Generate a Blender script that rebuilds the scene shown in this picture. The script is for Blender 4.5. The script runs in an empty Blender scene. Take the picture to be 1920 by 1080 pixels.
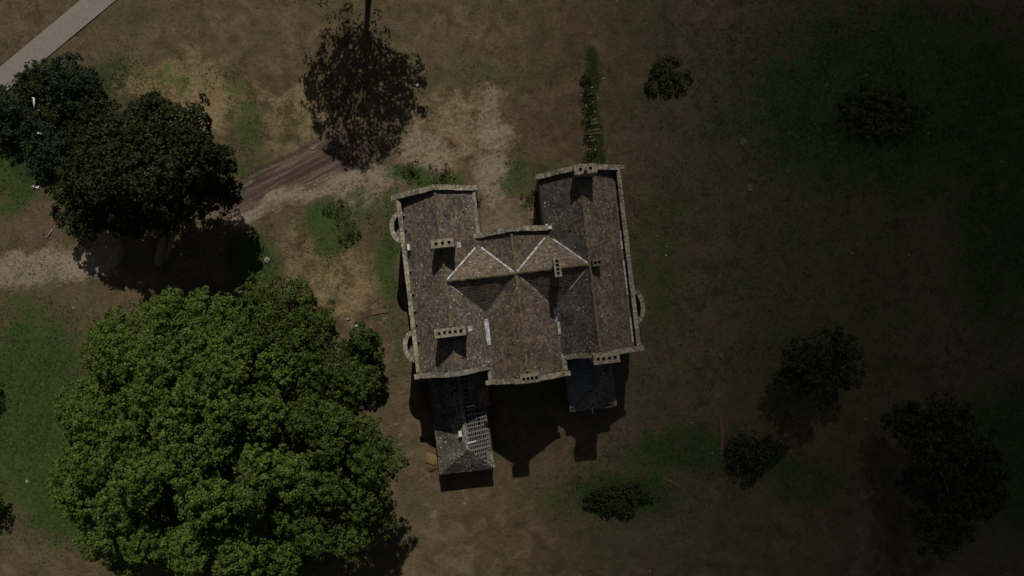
import bpy, math, random
import numpy as np
from mathutils import Vector

R = math.radians
rng = np.random.default_rng(7)
random.seed(7)
sc = bpy.context.scene
COL = sc.collection

# ------------------------------------------------------------------ camera, sky, sun, exposure
CAM_H, FPX, NX, NY = 70.0, 1295.0, 960.0, 580.0     # flying height (m), focal length and nadir in photo pixels
cd = bpy.data.cameras.new('camera')
cam = bpy.data.objects.new('camera', cd)
COL.objects.link(cam)
cam.location = (0, 0, CAM_H)
cd.sensor_width = 36.0
cd.lens = 36.0 * FPX / 1920.0
cd.shift_y = (NY - 540.0) / 1920.0
cd.clip_end = 6000.0
sc.camera = cam

SUN_EL = 45.5
SUN_AZ = math.atan2(0.064, 1.0)                     # clockwise from +Y (top of the picture)
wd = bpy.data.worlds.new('World')
sc.world = wd
wd.use_nodes = True
wn = wd.node_tree
sky = wn.nodes.new('ShaderNodeTexSky')
sky.sky_type = 'NISHITA'
sky.sun_disc = False
sky.sun_elevation = R(SUN_EL)
sky.sun_rotation = SUN_AZ
sky.dust_density = 1.0
sky.air_density = 0.6
wb = wn.nodes.new('ShaderNodeMix')                   # white balance of the sky light
wb.data_type = 'RGBA'; wb.blend_type = 'MULTIPLY'
wb.inputs[0].default_value = 1.0
wb.inputs[7].default_value = (1.0, .82, .63, 1)
wn.links.new(sky.outputs[0], wb.inputs[6])
wn.links.new(wb.outputs[2], wn.nodes['Background'].inputs[0])
wn.nodes['Background'].inputs[1].default_value = 0.08

sl = bpy.data.lights.new('sun', 'SUN')
sl.energy = 5.0
sl.angle = R(0.53)
sl.color = (1.0, 0.93, 0.82)
so = bpy.data.objects.new('sun', sl)
COL.objects.link(so)
sdir = Vector((math.sin(SUN_AZ) * math.cos(R(SUN_EL)), math.cos(SUN_AZ) * math.cos(R(SUN_EL)), math.sin(R(SUN_EL))))
so.rotation_euler = sdir.to_track_quat('Z', 'Y').to_euler()
so.location = (20, 120, 150)

sc.view_settings.view_transform = 'Standard'
sc.view_settings.look = 'None'
sc.view_settings.gamma = 1.0
sc.view_settings.use_curve_mapping = False
sc.view_settings.exposure = -0.76

# ------------------------------------------------------------------ helpers
def P(px, py, z=0.0):
    k = (CAM_H - z) / FPX
    return np.array([(px - NX) * k, (NY - py) * k, z])

def link(o, parent=None):
    COL.objects.link(o)
    if parent is not None:
        o.parent = parent
    return o

def tag(o, label=None, cat=None, group=None, kind=None):
    if label: o['label'] = label
    if cat: o['category'] = cat
    if group: o['group'] = group
    if kind: o['kind'] = kind
    return o

def empty(name, loc, label, cat, group=None, rz=0.0):
    o = bpy.data.objects.new(name, None)
    o.empty_display_size = 0.5
    o.location = loc
    o.rotation_euler = (0, 0, rz)
    link(o)
    return tag(o, label, cat, group)

def mesh(name, V, F, mat, parent=None, smooth=False, midx=None):
    """V (n,3); F: (m,k) array or list of tuples."""
    me = bpy.data.meshes.new(name)
    V = np.asarray(V, dtype=np.float32)
    if isinstance(F, np.ndarray):
        m, k = F.shape
        me.vertices.add(len(V))
        me.vertices.foreach_set('co', V.ravel())
        me.loops.add(m * k)
        me.loops.foreach_set('vertex_index', F.astype(np.int32).ravel())
        me.polygons.add(m)
        me.polygons.foreach_set('loop_start', np.arange(0, m * k, k, dtype=np.int32))
        me.polygons.foreach_set('loop_total', np.full(m, k, dtype=np.int32))
        me.update(calc_edges=True)
    else:
        me.from_pydata(V.tolist(), [], [tuple(f) for f in F])
        me.update()
    mats = mat if isinstance(mat, (list, tuple)) else [mat]
    for x in mats:
        me.materials.append(x)
    if midx is not None:
        me.polygons.foreach_set('material_index', np.asarray(midx, dtype=np.int32))
    me.polygons.foreach_set('use_smooth', np.full(len(me.polygons), bool(smooth)))
    return link(bpy.data.objects.new(name, me), parent)

class MB:
    """collects polygons of one mesh"""
    def __init__(s): s.v, s.f, s.m = [], [], []
    def add(s, V, F, mi=0):
        n = len(s.v)
        s.v += [tuple(map(float, p)) for p in V]
        s.f += [tuple(int(i) + n for i in f) for f in F]
        s.m += [mi] * len(F)
    def box(s, x0, x1, y0, y1, z0, z1, mi=0):
        V = [(x0,y0,z0),(x1,y0,z0),(x1,y1,z0),(x0,y1,z0),(x0,y0,z1),(x1,y0,z1),(x1,y1,z1),(x0,y1,z1)]
        s.add(V, [(3,2,1,0),(4,5,6,7),(0,1,5,4),(1,2,6,5),(2,3,7,6),(3,0,4,7)], mi)
    def boxes(s, V, F, mi=0):
        s.add(V, F, mi)
    def prism(s, prof, a, b, axis='y', mi=0):
        """prof: list of (x,z); extruded over y from a to b (a<b) with the profile counter-clockwise seen from -y"""
        n = len(prof)
        V = [(x, a, z) for x, z in prof] + [(x, b, z) for x, z in prof]
        F = [tuple(range(n)), tuple(range(2*n-1, n-1, -1))]
        F += [(i, i + n, (i+1) % n + n, (i+1) % n) for i in range(n)]
        s.add(V, [f[::-1] for f in F], mi) if False else s.add(V, F, mi)
    def tube(s, pts, rad, k=7, mi=0, cap=True):
        pts = [np.asarray(p, float) for p in pts]
        rings = []
        for i, p in enumerate(pts):
            d = pts[min(i+1, len(pts)-1)] - pts[max(i-1, 0)]
            d /= (np.linalg.norm(d) + 1e-9)
            a = np.cross(d, (0.31, 0.95, 0.12)); a /= (np.linalg.norm(a) + 1e-9)
            b = np.cross(d, a)
            r = rad[i] if hasattr(rad, '__len__') else rad
            rings.append([p + r * (math.cos(t) * a + math.sin(t) * b) for t in np.linspace(0, 2*math.pi, k, endpoint=False)])
        V = [q for r_ in rings for q in r_]
        F = []
        for i in range(len(pts)-1):
            for j in range(k):
                F.append((i*k+j, i*k+(j+1) % k, (i+1)*k+(j+1) % k, (i+1)*k+j))
        if cap:
            F.append(tuple(range(k))[::-1]); F.append(tuple(range((len(pts)-1)*k, len(pts)*k)))
        s.add(V, F, mi)
    def build(s, name, mat, parent=None, smooth=False):
        return mesh(name, s.v, s.f, mat, parent, smooth, s.m)

def boxes_arrays(C, A, B, N, sx, sy, sz):
    """n boxes: centres C, unit axes A,B,N (n,3), half sizes -> V,F arrays"""
    n = len(C)
    sx, sy, sz = (np.broadcast_to(np.asarray(q, float), (n,))[:, None] for q in (sx, sy, sz))
    out = []
    for k, (i, j, l) in enumerate([(-1,-1,-1),(1,-1,-1),(1,1,-1),(-1,1,-1),(-1,-1,1),(1,-1,1),(1,1,1),(-1,1,1)]):
        out.append(C + i*sx*A + j*sy*B + l*sz*N)
    V = np.stack(out, 1).reshape(-1, 3)
    base = np.array([(3,2,1,0),(4,5,6,7),(0,1,5,4),(1,2,6,5),(2,3,7,6),(3,0,4,7)])
    F = (np.arange(n)[:, None, None] * 8 + base[None]).reshape(-1, 4)
    return V, F

def nrm(v):
    return v / (np.linalg.norm(v, axis=-1, keepdims=True) + 1e-9)

class Noise2:
    def __init__(s, seed):
        s.g = np.random.default_rng(seed).random((256, 256))
    def val(s, x, y):
        xi = np.floor(x).astype(int); yi = np.floor(y).astype(int)
        fx = x - xi; fy = y - yi
        fx = fx*fx*(3-2*fx); fy = fy*fy*(3-2*fy)
        g = s.g
        a = g[yi % 256, xi % 256]; b = g[yi % 256, (xi+1) % 256]
        c = g[(yi+1) % 256, xi % 256]; d = g[(yi+1) % 256, (xi+1) % 256]
        return (a*(1-fx)+b*fx)*(1-fy) + (c*(1-fx)+d*fx)*fy
    def fbm(s, x, y, o=4):
        t = 0; amp = .5; tot = 0
        for i in range(o):
            t = t + amp*s.val(x*2**i+17.3*i, y*2**i+9.1*i); tot += amp; amp *= .5
        return t/tot

# ------------------------------------------------------------------ materials
class NT:
    def __init__(s, name):
        s.mat = bpy.data.materials.new(name); s.mat.use_nodes = True
        s.t = s.mat.node_tree; s.n = s.t.nodes; s.n.clear()
        s.out = s.n.new('ShaderNodeOutputMaterial')
        s.pos = s.n.new('ShaderNodeNewGeometry')
        s.tc = s.n.new('ShaderNodeTexCoord')
    def l(s, a, b): s.t.links.new(a, b)
    def inp(s, sock, v):
        if isinstance(v, bpy.types.NodeSocket): s.l(v, sock)
        elif isinstance(v, (tuple, list)) and len(v) == 3 and sock.type == 'RGBA': sock.default_value = (*v, 1)
        else: sock.default_value = v
    def noise(s, scale, detail=3, rough=.55, vec=None, dist=0.0, color=False):
        n = s.n.new('ShaderNodeTexNoise')
        n.inputs['Scale'].default_value = scale; n.inputs['Detail'].default_value = detail
        n.inputs['Roughness'].default_value = rough; n.inputs['Distortion'].default_value = dist
        s.l(vec if vec is not None else s.tc.outputs['Object'], n.inputs['Vector'])
        return n.outputs['Color' if color else 'Fac']
    def voro(s, scale, feature='F1', vec=None, out='Distance'):
        n = s.n.new('ShaderNodeTexVoronoi'); n.feature = feature
        n.inputs['Scale'].default_value = scale
        s.l(vec if vec is not None else s.tc.outputs['Object'], n.inputs['Vector'])
        return n.outputs[out]
    def scalevec(s, sx, sy, sz, rz=0.0, vec=None):
        m = s.n.new('ShaderNodeMapping')
        m.vector_type = 'TEXTURE'
        m.inputs['Scale'].default_value = (1/sx, 1/sy, 1/sz); m.inputs['Rotation'].default_value = (0, 0, rz)
        s.l(vec if vec is not None else s.tc.outputs['Object'], m.inputs['Vector'])
        return m.outputs[0]
    def math(s, op, a, b=0.0, c=0.0, clamp=False):
        n = s.n.new('ShaderNodeMath'); n.operation = op; n.use_clamp = clamp
        s.inp(n.inputs[0], a); s.inp(n.inputs[1], b); s.inp(n.inputs[2], c)
        return n.outputs[0]
    def step(s, v, lo, hi):
        n = s.n.new('ShaderNodeMapRange'); n.interpolation_type = 'SMOOTHSTEP'
        s.inp(n.inputs['Value'], v); n.inputs['From Min'].default_value = lo; n.inputs['From Max'].default_value = hi
        return n.outputs['Result']
    def mix(s, f, a, b, mode='MIX'):
        n = s.n.new('ShaderNodeMix'); n.data_type = 'RGBA'; n.blend_type = mode
        s.inp(n.inputs[0], f); s.inp(n.inputs[6], a); s.inp(n.inputs[7], b)
        return n.outputs[2]
    def ramp(s, v, stops, const=False):
        n = s.n.new('ShaderNodeValToRGB'); s.inp(n.inputs[0], v)
        if const: n.color_ramp.interpolation = 'CONSTANT'
        e = n.color_ramp.elements
        while len(e) < len(stops): e.new(0.5)
        for k, (p, c) in enumerate(stops):
            e[k].position = p; e[k].color = (*c, 1)
        return n.outputs[0]
    def attr(s, name):
        n = s.n.new('ShaderNodeAttribute'); n.attribute_name = name
        sp = s.n.new('ShaderNodeSeparateColor'); s.l(n.outputs['Color'], sp.inputs[0])
        return sp.outputs
    def rand(s): return s.pos.outputs['Random Per Island']
    def bsdf(s, color, rough=.85, spec=.25, metal=0.0, bump=None, bs=.4, bd=.03):
        b = s.n.new('ShaderNodeBsdfPrincipled')
        s.inp(b.inputs['Base Color'], color); s.inp(b.inputs['Roughness'], rough)
        b.inputs['Specular IOR Level'].default_value = spec; b.inputs['Metallic'].default_value = metal
        if bump is not None:
            n = s.n.new('ShaderNodeBump'); n.inputs['Strength'].default_value = bs; n.inputs['Distance'].default_value = bd
            s.l(bump, n.inputs['Height']); s.l(n.outputs[0], b.inputs['Normal'])
        return b
    def done(s, sh):
        s.l(sh.outputs[0], s.out.inputs[0]); return s.mat

def leaf_mat(name, stops, trans=.35, rough=.65, spec=.15):
    t = NT(name)
    r = t.math('ADD', t.math('MULTIPLY', t.rand(), .55), t.math('MULTIPLY', t.noise(.55, 3), .55), clamp=True)
    c = t.ramp(r, stops)
    b = t.bsdf(c, rough, spec)
    tr = t.n.new('ShaderNodeBsdfTranslucent'); t.l(t.mix(1.0, c, (1.0, 1.0, .45), 'MULTIPLY'), tr.inputs[0])
    m = t.n.new('ShaderNodeMixShader'); m.inputs[0].default_value = trans
    t.l(b.outputs[0], m.inputs[1]); t.l(tr.outputs[0], m.inputs[2])
    return t.done(m)

def tile_mat(name, cols, lichen=.55, lich_amt=.62, moss=(.05, .055, .02), alg=.5):
    t = NT(name)
    n = len(cols)
    base = t.ramp(t.rand(), [((k + .001) / n, c) for k, c in enumerate(cols)], const=True)
    base = t.mix(.35, base, t.ramp(t.noise(3.2, 4), [(.3, cols[0]), (.7, cols[-1])]))
    base = t.mix(t.math('MULTIPLY', t.step(t.noise(.55, 5, .65), .45, .68), alg), base, (.018, .017, .017))
    base = t.mix(t.math('MULTIPLY', t.step(t.noise(.35, 4, .6, vec=t.scalevec(1, 1, 1, .7)), .5, .72), .55), base, moss)
    strk = t.noise(1.0, 4, .6, vec=t.scalevec(3.0, .35, .35))
    base = t.mix(t.math('MULTIPLY', t.step(strk, .5, .7), .45), base, (.035, .030, .027))
    base = t.mix(t.math('MULTIPLY', t.step(t.noise(.8, 6, .75, vec=t.scalevec(1, 1, 1, 2.1)), .42, .64), .5), base, (.108, .090, .072))
    clus = t.step(t.noise(.42, 4, .6, vec=t.scalevec(1, 1, 1, .4)), .40, .66)
    pale = t.math('MULTIPLY', t.step(t.noise(4.2, 6, .8), lich_amt - .08, lich_amt + .01), clus)
    base = t.mix(t.math('MULTIPLY', pale, lichen), base, (.36, .345, .29))
    dots = t.math('MULTIPLY', t.math('SUBTRACT', 1.0, t.step(t.voro(2.9), .13, .22)), t.step(t.noise(.7, 3), .40, .60))
    base = t.mix(t.math('MULTIPLY', dots, lichen * 1.5, clamp=True), base, (.60, .58, .52))
    base = t.mix(t.math('MULTIPLY', t.step(t.noise(1.1, 5, .7), .52, .66), alg * .8), base, (.024, .021, .020))
    return t.done(t.bsdf(base, .8, .3, bump=t.noise(16, 3), bs=.5, bd=.02))

def stone_mat(name, a, b, lich=(.38, .36, .26), dark=(.05, .048, .04), scale=1.0):
    t = NT(name)
    c = t.mix(t.rand(), a, b)
    c = t.mix(t.math('MULTIPLY', t.step(t.noise(1.7*scale, 6, .72), .44, .64), .75), c, dark)
    c = t.mix(t.math('MULTIPLY', t.step(t.noise(3.6*scale, 5, .7), .53, .61), .8), c, lich)
    return t.done(t.bsdf(c, .9, .2, bump=t.noise(12, 4), bs=.6, bd=.02))

M = {}
M['tile'] = tile_mat('roof_tile', [(.080,.064,.054),(.15,.10,.066),(.048,.041,.039),(.125,.102,.078),(.072,.054,.054),(.21,.14,.078),(.032,.029,.029),(.19,.165,.13)])
M['tile_grey'] = tile_mat('grey_roof_tile', [(.066,.058,.053),(.095,.08,.068),(.042,.039,.039),(.115,.095,.08),(.055,.047,.046),(.15,.115,.083),(.032,.030,.031)], lichen=.5, alg=.75)
M['tile_brown'] = tile_mat('brown_roof_tile', [(.11,.076,.053),(.185,.122,.072),(.07,.052,.042),(.135,.098,.07),(.24,.165,.09),(.042,.034,.031),(.17,.145,.115)], lichen=.45, lich_amt=.66)
M['tile_south_lifted'] = tile_mat('south_lifted_roof_tile', [(.12,.095,.075),(.17,.12,.085),(.085,.07,.06),(.20,.145,.10)], lichen=.2, lich_amt=.7)  # south slope copy of the tiles, tone lifted against the grazing sun
M['slate'] = tile_mat('mossy_slate', [(.060,.054,.044),(.085,.074,.058),(.046,.041,.036),(.105,.09,.068)], lichen=.7, lich_amt=.54, moss=(.085,.075,.03), alg=.6)
M['slate_dull'] = tile_mat('dull_slate', [(.07,.066,.058),(.095,.085,.07),(.05,.047,.042),(.12,.10,.075)], lichen=.6, lich_amt=.55, moss=(.06,.06,.03))
M['red_tile'] = tile_mat('red_tile', [(.30,.14,.08),(.34,.17,.09),(.22,.11,.075)], lichen=.2)
M['deck'] = NT('roof_deck'); M['deck'] = M['deck'].done(M['deck'].bsdf((.02,.018,.016), .95, .1))
M['coping'] = stone_mat('coping_stone', (.33,.295,.215), (.17,.155,.115), lich=(.48,.45,.36))
M['coping_grey'] = stone_mat('grey_coping_stone', (.25,.235,.20), (.18,.17,.15))
M['chimney'] = stone_mat('chimney_stone', (.27,.23,.16), (.24,.20,.15), scale=1.6)
M['ridge'] = stone_mat('ridge_tile', (.15,.125,.08), (.11,.095,.06), lich=(.23,.21,.12), dark=(.06,.055,.03))
def wall_mat():
    t = NT('rubble_wall')
    b = t.n.new('ShaderNodeTexBrick'); b.inputs['Scale'].default_value = 2.2
    t.inp(b.inputs['Color1'], (.26,.23,.18)); t.inp(b.inputs['Color2'], (.18,.16,.13)); t.inp(b.inputs['Mortar'], (.10,.09,.075))
    b.inputs['Mortar Size'].default_value = .015
    m = t.n.new('ShaderNodeMapping'); m.inputs['Rotation'].default_value = (R(90), 0, 0)
    t.l(t.tc.outputs['Object'], m.inputs[0]); t.l(m.outputs[0], b.inputs['Vector'])
    c = t.mix(t.math('MULTIPLY', t.step(t.noise(1.2, 5, .65), .45, .7), .6), b.outputs[0], (.07,.065,.055))
    return t.done(t.bsdf(c, .92, .15, bump=t.noise(5, 4), bs=.5))
M['wall'] = wall_mat()
def lead_mat(name, a, b):
    t = NT(name)
    c = t.mix(t.step(t.noise(3.2, 5, .75), .40, .60), a, b)
    return t.done(t.bsdf(c, .5, .5, bump=t.noise(4, 3), bs=.3))
M['lead'] = lead_mat('bright_lead', (.58,.59,.63), (.22,.225,.235))
M['lead_dull'] = lead_mat('dull_lead', (.07,.072,.05), (.15,.15,.14))
M['lead_blue'] = lead_mat('dark_lead_sheet', (.16,.16,.168), (.11,.111,.116))
def plain(name, col, rough=.8, var=.3, spec=.3):
    t = NT(name)
    c = t.mix(t.math('MULTIPLY', t.noise(4, 4), var * 2, clamp=True), col, tuple(x * .55 for x in col))
    return t.done(t.bsdf(c, rough, spec, bump=t.noise(20, 3), bs=.3))
M['white'] = plain('weathered_white', (.75,.74,.70))
M['wood'] = plain('grey_batten_wood', (.22,.208,.195))
M['timber'] = plain('old_timber', (.10,.08,.06))
M['pot'] = plain('chimney_pot_clay', (.42,.36,.30))
M['soot'] = plain('sooty_brick', (.05,.036,.03))
M['iron'] = plain('gutter_iron', (.035,.035,.036), .6)
M['glass'] = plain('dark_window_glass', (.02,.022,.025), .12, .1, .5)
M['frame'] = plain('window_frame_paint', (.45,.44,.40))
M['brick'] = plain('red_brick', (.17,.098,.070), .9, .5)
M['dirt'] = plain('orange_soil', (.20,.125,.062), .95, .6)
M['flag'] = stone_mat('flagstone', (.165,.122,.085), (.11,.085,.06), lich=(.18,.15,.10), dark=(.075,.06,.038))
M['stone'] = stone_mat('field_stone', (.35,.34,.31), (.25,.24,.21))
M['bark'] = plain('bark', (.05,.042,.032), .95, .6)
M['bark_grey'] = plain('grey_bark', (.26,.21,.165), .95, .5)
M['palebark'] = plain('pale_dead_wood', (.34,.31,.26), .9, .4)
M['floor'] = plain('dark_void_floor', (.022,.02,.018), .95)  # near-black: the shade of the annex interior is put into the floor colour
M['road'] = plain('lane_surface', (.27,.245,.21), .9, .5)

# leaf materials
M['leaf_big'] = leaf_mat('broadleaf_green', [(.25,(.043,.074,.014)),(.55,(.092,.147,.028)),(.85,(.168,.230,.052))], .3)
M['leaf_mid'] = leaf_mat('broadleaf_deep_green', [(.25,(.026,.045,.009)),(.55,(.055,.088,.016)),(.85,(.105,.138,.028))], .25)
M['leaf_fresh'] = leaf_mat('fresh_green', [(.25,(.020,.040,.008)),(.6,(.036,.068,.012)),(.9,(.065,.105,.02))], .25)
M['leaf_dark'] = leaf_mat('dark_evergreen', [(.25,(.010,.015,.004)),(.6,(.022,.033,.008)),(.9,(.050,.064,.016))], .15)
M['leaf_blue'] = leaf_mat('blue_green_shrub', [(.25,(.014,.024,.014)),(.6,(.024,.042,.021)),(.9,(.040,.064,.030))], .15)
M['leaf_olive'] = leaf_mat('olive_shrub', [(.25,(.022,.032,.009)),(.6,(.040,.056,.014)),(.9,(.068,.086,.025))], .2)
M['leaf_weed'] = leaf_mat('pale_weed', [(.25,(.035,.050,.014)),(.6,(.065,.085,.026)),(.9,(.11,.125,.045))], .25)
M['leaf_black'] = leaf_mat('blackish_shrub', [(.25,(.014,.022,.010)),(.6,(.032,.046,.019)),(.9,(.060,.076,.032))], .1)

# ------------------------------------------------------------------ ground
nz = [Noise2(s) for s in range(8)]

def seg_d(px, py, pts):
    d = np.full(px.shape, 1e9)
    for (x0, y0), (x1, y1) in zip(pts[:-1], pts[1:]):
        dx, dy = x1-x0, y1-y0
        t = np.clip(((px-x0)*dx + (py-y0)*dy) / (dx*dx+dy*dy), 0, 1)
        d = np.minimum(d, np.hypot(px-x0-t*dx, py-y0-t*dy))
    return d
def band(px, py, pts, hw, soft=14):
    return np.clip((hw + soft - seg_d(px, py, pts)) / (2*soft), 0, 1)
def blob(px, py, cx, cy, rx, ry, soft=.5):
    q = np.hypot((px-cx)/rx, (py-cy)/ry)
    return np.clip((1 + soft - q) / (2*soft), 0, 1)
def mx(*a):
    o = a[0]
    for b in a[1:]: o = np.maximum(o, b)
    return o

def masks(X, Y):
    px = X * FPX / CAM_H + NX; py = NY - Y * FPX / CAM_H
    wx = px + 60*(nz[0].fbm(X*.25, Y*.25)-.5); wy = py + 60*(nz[1].fbm(X*.25, Y*.25)-.5)
    sand = mx(band(wx, wy, [(-60,527),(110,494),(205,473)], 32), band(wx, wy, [(205,471),(330,430),(440,405)], 20)*.30,
              band(wx, wy, [(440,412),(560,376),(640,350)], 14) * .9, band(wx, wy, [(440,352),(560,288),(640,250)], 6, 8) * .5,
              blob(wx, wy, 680, 345, 75, 38)*.95, blob(wx, wy, 800, 280, 60, 50)*.6,
              blob(wx, wy, 932, 250, 30, 22)*.9, blob(wx, wy, 928, 325, 30, 45)*.85,
              band(wx, wy, [(928,185),(938,380)], 24, 12)*.62, blob(wx, wy, 850, 240, 110, 70)*.34,
              band(wx, wy, [(740,560),(725,640),(745,760),(790,900),(800,1000)], 22, 18)*.22,
              blob(wx, wy, 1120, 790, 90, 60)*.12)
    straw = mx(blob(wx, wy, 850, 250, 110, 90)*.55, blob(wx, wy, 520, 540, 60, 60)*.35, blob(wx, wy, 320, 185, 140, 70)*.95, blob(wx, wy, 235, 185, 60, 40), blob(wx, wy, 560, 215, 90, 80)*.5, blob(wx, wy, 640, 520, 130, 90)*.55,
               blob(wx, wy, 560, 600, 80, 120)*.4, blob(wx, wy, 460, 190, 80, 50)*.45)
    mud = mx(band(wx, wy, [(430,372),(520,330),(640,280)], 36, 10)*1.0, blob(wx, wy, 680, 290, 80, 40)*.45)
    clay = mx(np.clip(1.3-np.maximum(np.abs(px-17)/13, np.abs(py-820)/22), 0, 1), blob(wx, wy, 60, 420, 100, 60)*.55, blob(wx, wy, 1010, 850, 160, 60)*.5, blob(wx, wy, 1205, 815, 70, 45)*.7, blob(wx, wy, 990, 240, 70, 80)*.5,
              blob(wx, wy, 1180, 400, 14, 60)*.6, blob(wx, wy, 1250, 260, 130, 110)*.45, blob(wx, wy, 1400, 480, 140, 120)*.35, blob(wx, wy, 700, 760, 60, 160)*.4)
    green = mx(blob(wx, wy, 60, 760, 110, 220)*1.0, blob(wx, wy, 20, 320, 70, 80), blob(wx, wy, 120, 900, 110, 120),
               blob(wx, wy, 470, 480, 55, 60)*.9, blob(wx, wy, 690, 380, 60, 50)*.5, blob(wx, wy, 740, 480, 26, 140)*.75, blob(wx, wy, 745, 650, 22, 110)*.55,
               blob(wx, wy, 625, 430, 50, 70)*.75, blob(wx, wy, 800, 330, 90, 26)*.8, blob(wx, wy, 460, 235, 40, 60)*.6, blob(wx, wy, 440, 160, 30, 50)*.6,
               blob(wx, wy, 470, 310, 60, 30)*.5, blob(wx, wy, 990, 330, 90, 40)*.55, blob(wx, wy, 880, 370, 20, 20)*.9,
               blob(wx, wy, 1700, 200, 360, 200)*.95, blob(wx, wy, 1880, 420, 130, 250)*.8, blob(wx, wy, 1420, 180, 80, 80)*.5,
               blob(wx, wy, 1240, 480, 60, 190)*.5, blob(wx, wy, 1280, 850, 130, 60)*.75, blob(wx, wy, 1160, 925, 120, 60)*.8,
               blob(wx, wy, 1300, 690, 120, 70)*.35, blob(wx, wy, 1560, 560, 300, 330)*.42, blob(wx, wy, 1480, 640, 60, 60)*.5, blob(wx, wy, 1890, 860, 120, 170)*.85, blob(wx, wy, 1520, 900, 90, 60)*.6,
               blob(wx, wy, 940, 145, 180, 24)*.45, blob(wx, wy, 230, 150, 180, 40)*.6, blob(wx, wy, 915, 835, 40, 28)*.7,
               band(wx, wy, [(1100,120),(1103,150),(1110,300)], 14, 9), blob(wx, wy, 1000, 382, 22, 16)*.9)
    rough = mx(blob(wx, wy, 100, 230, 160, 120), blob(wx, wy, 630, 180, 80, 60)*.5, band(wx, wy, [(1100,120),(1103,150),(1110,300)], 13, 8), blob(wx, wy, 1640, 230, 90, 60)*.8)
    house = np.clip(1 - np.maximum(np.abs(px-972)/232, np.abs(py-540)/205), 0, 1) > 0
    green = np.where(py > 1150, np.maximum(green, .4), green)
    return px, py, sand, straw, mud, green, rough, house, clay

def smooth01(v): 
    v = np.clip(v, 0, 1); return v*v*(3-2*v)

def ground_z(X, Y, mud=None):
    z = .18*(nz[2].fbm(X*.12, Y*.12)-.5) + .07*(nz[3].fbm(X*.9, Y*.9)-.5)
    if mud is not None:
        # ruts along the muddy track
        a = math.atan2(100, 205)
        c = -X*math.sin(a) + Y*math.cos(a)
        al = X*math.cos(a) + Y*math.sin(a)
        z = z + mud * (.22*(nz[4].fbm(c*2.6, al*.10, 3)-.5) - .05)
    return z

STEP = .22
gx = np.arange(-66, 66.01, STEP); gy = np.arange(-42, 46.01, STEP)
nxg, nyg = len(gx), len(gy)
GX, GY = np.meshgrid(gx, gy)
px, py, m_sand, m_straw, m_mud, m_green, m_rough, m_house, m_clay = masks(GX, GY)
tr_mud = band(px, py, [(430,372),(520,330),(640,280)], 38, 12)
edge = np.minimum(np.minimum(GX-gx[0], gx[-1]-GX), np.minimum(GY-gy[0], gy[-1]-GY))
GZ = ground_z(GX, GY, tr_mud) * np.clip(edge/6, 0, 1)
GZ = np.where(m_house, np.minimum(GZ, .0), GZ)
Vg = np.stack([GX, GY, GZ], -1).reshape(-1, 3)
idx = np.arange(nxg*nyg).reshape(nyg, nxg)
Fg = np.stack([idx[:-1,:-1], idx[:-1,1:], idx[1:,1:], idx[1:,:-1]], -1).reshape(-1, 4)
# outer skirt to the horizon
x0, x1, y0, y1 = gx[0], gx[-1], gy[0], gy[-1]
BIG = 2500
skV = np.array([(x0,y0,0),(x1,y0,0),(x1,y1,0),(x0,y1,0),(-BIG,-BIG,0),(BIG,-BIG,0),(BIG,BIG,0),(-BIG,BIG,0)], float)
n0 = len(Vg)
skF = np.array([(4,5,1,0),(5,6,2,1),(6,7,3,2),(7,4,0,3)]) + n0
Vg = np.vstack([Vg, skV]); Fg = np.vstack([Fg, skF])

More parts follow.
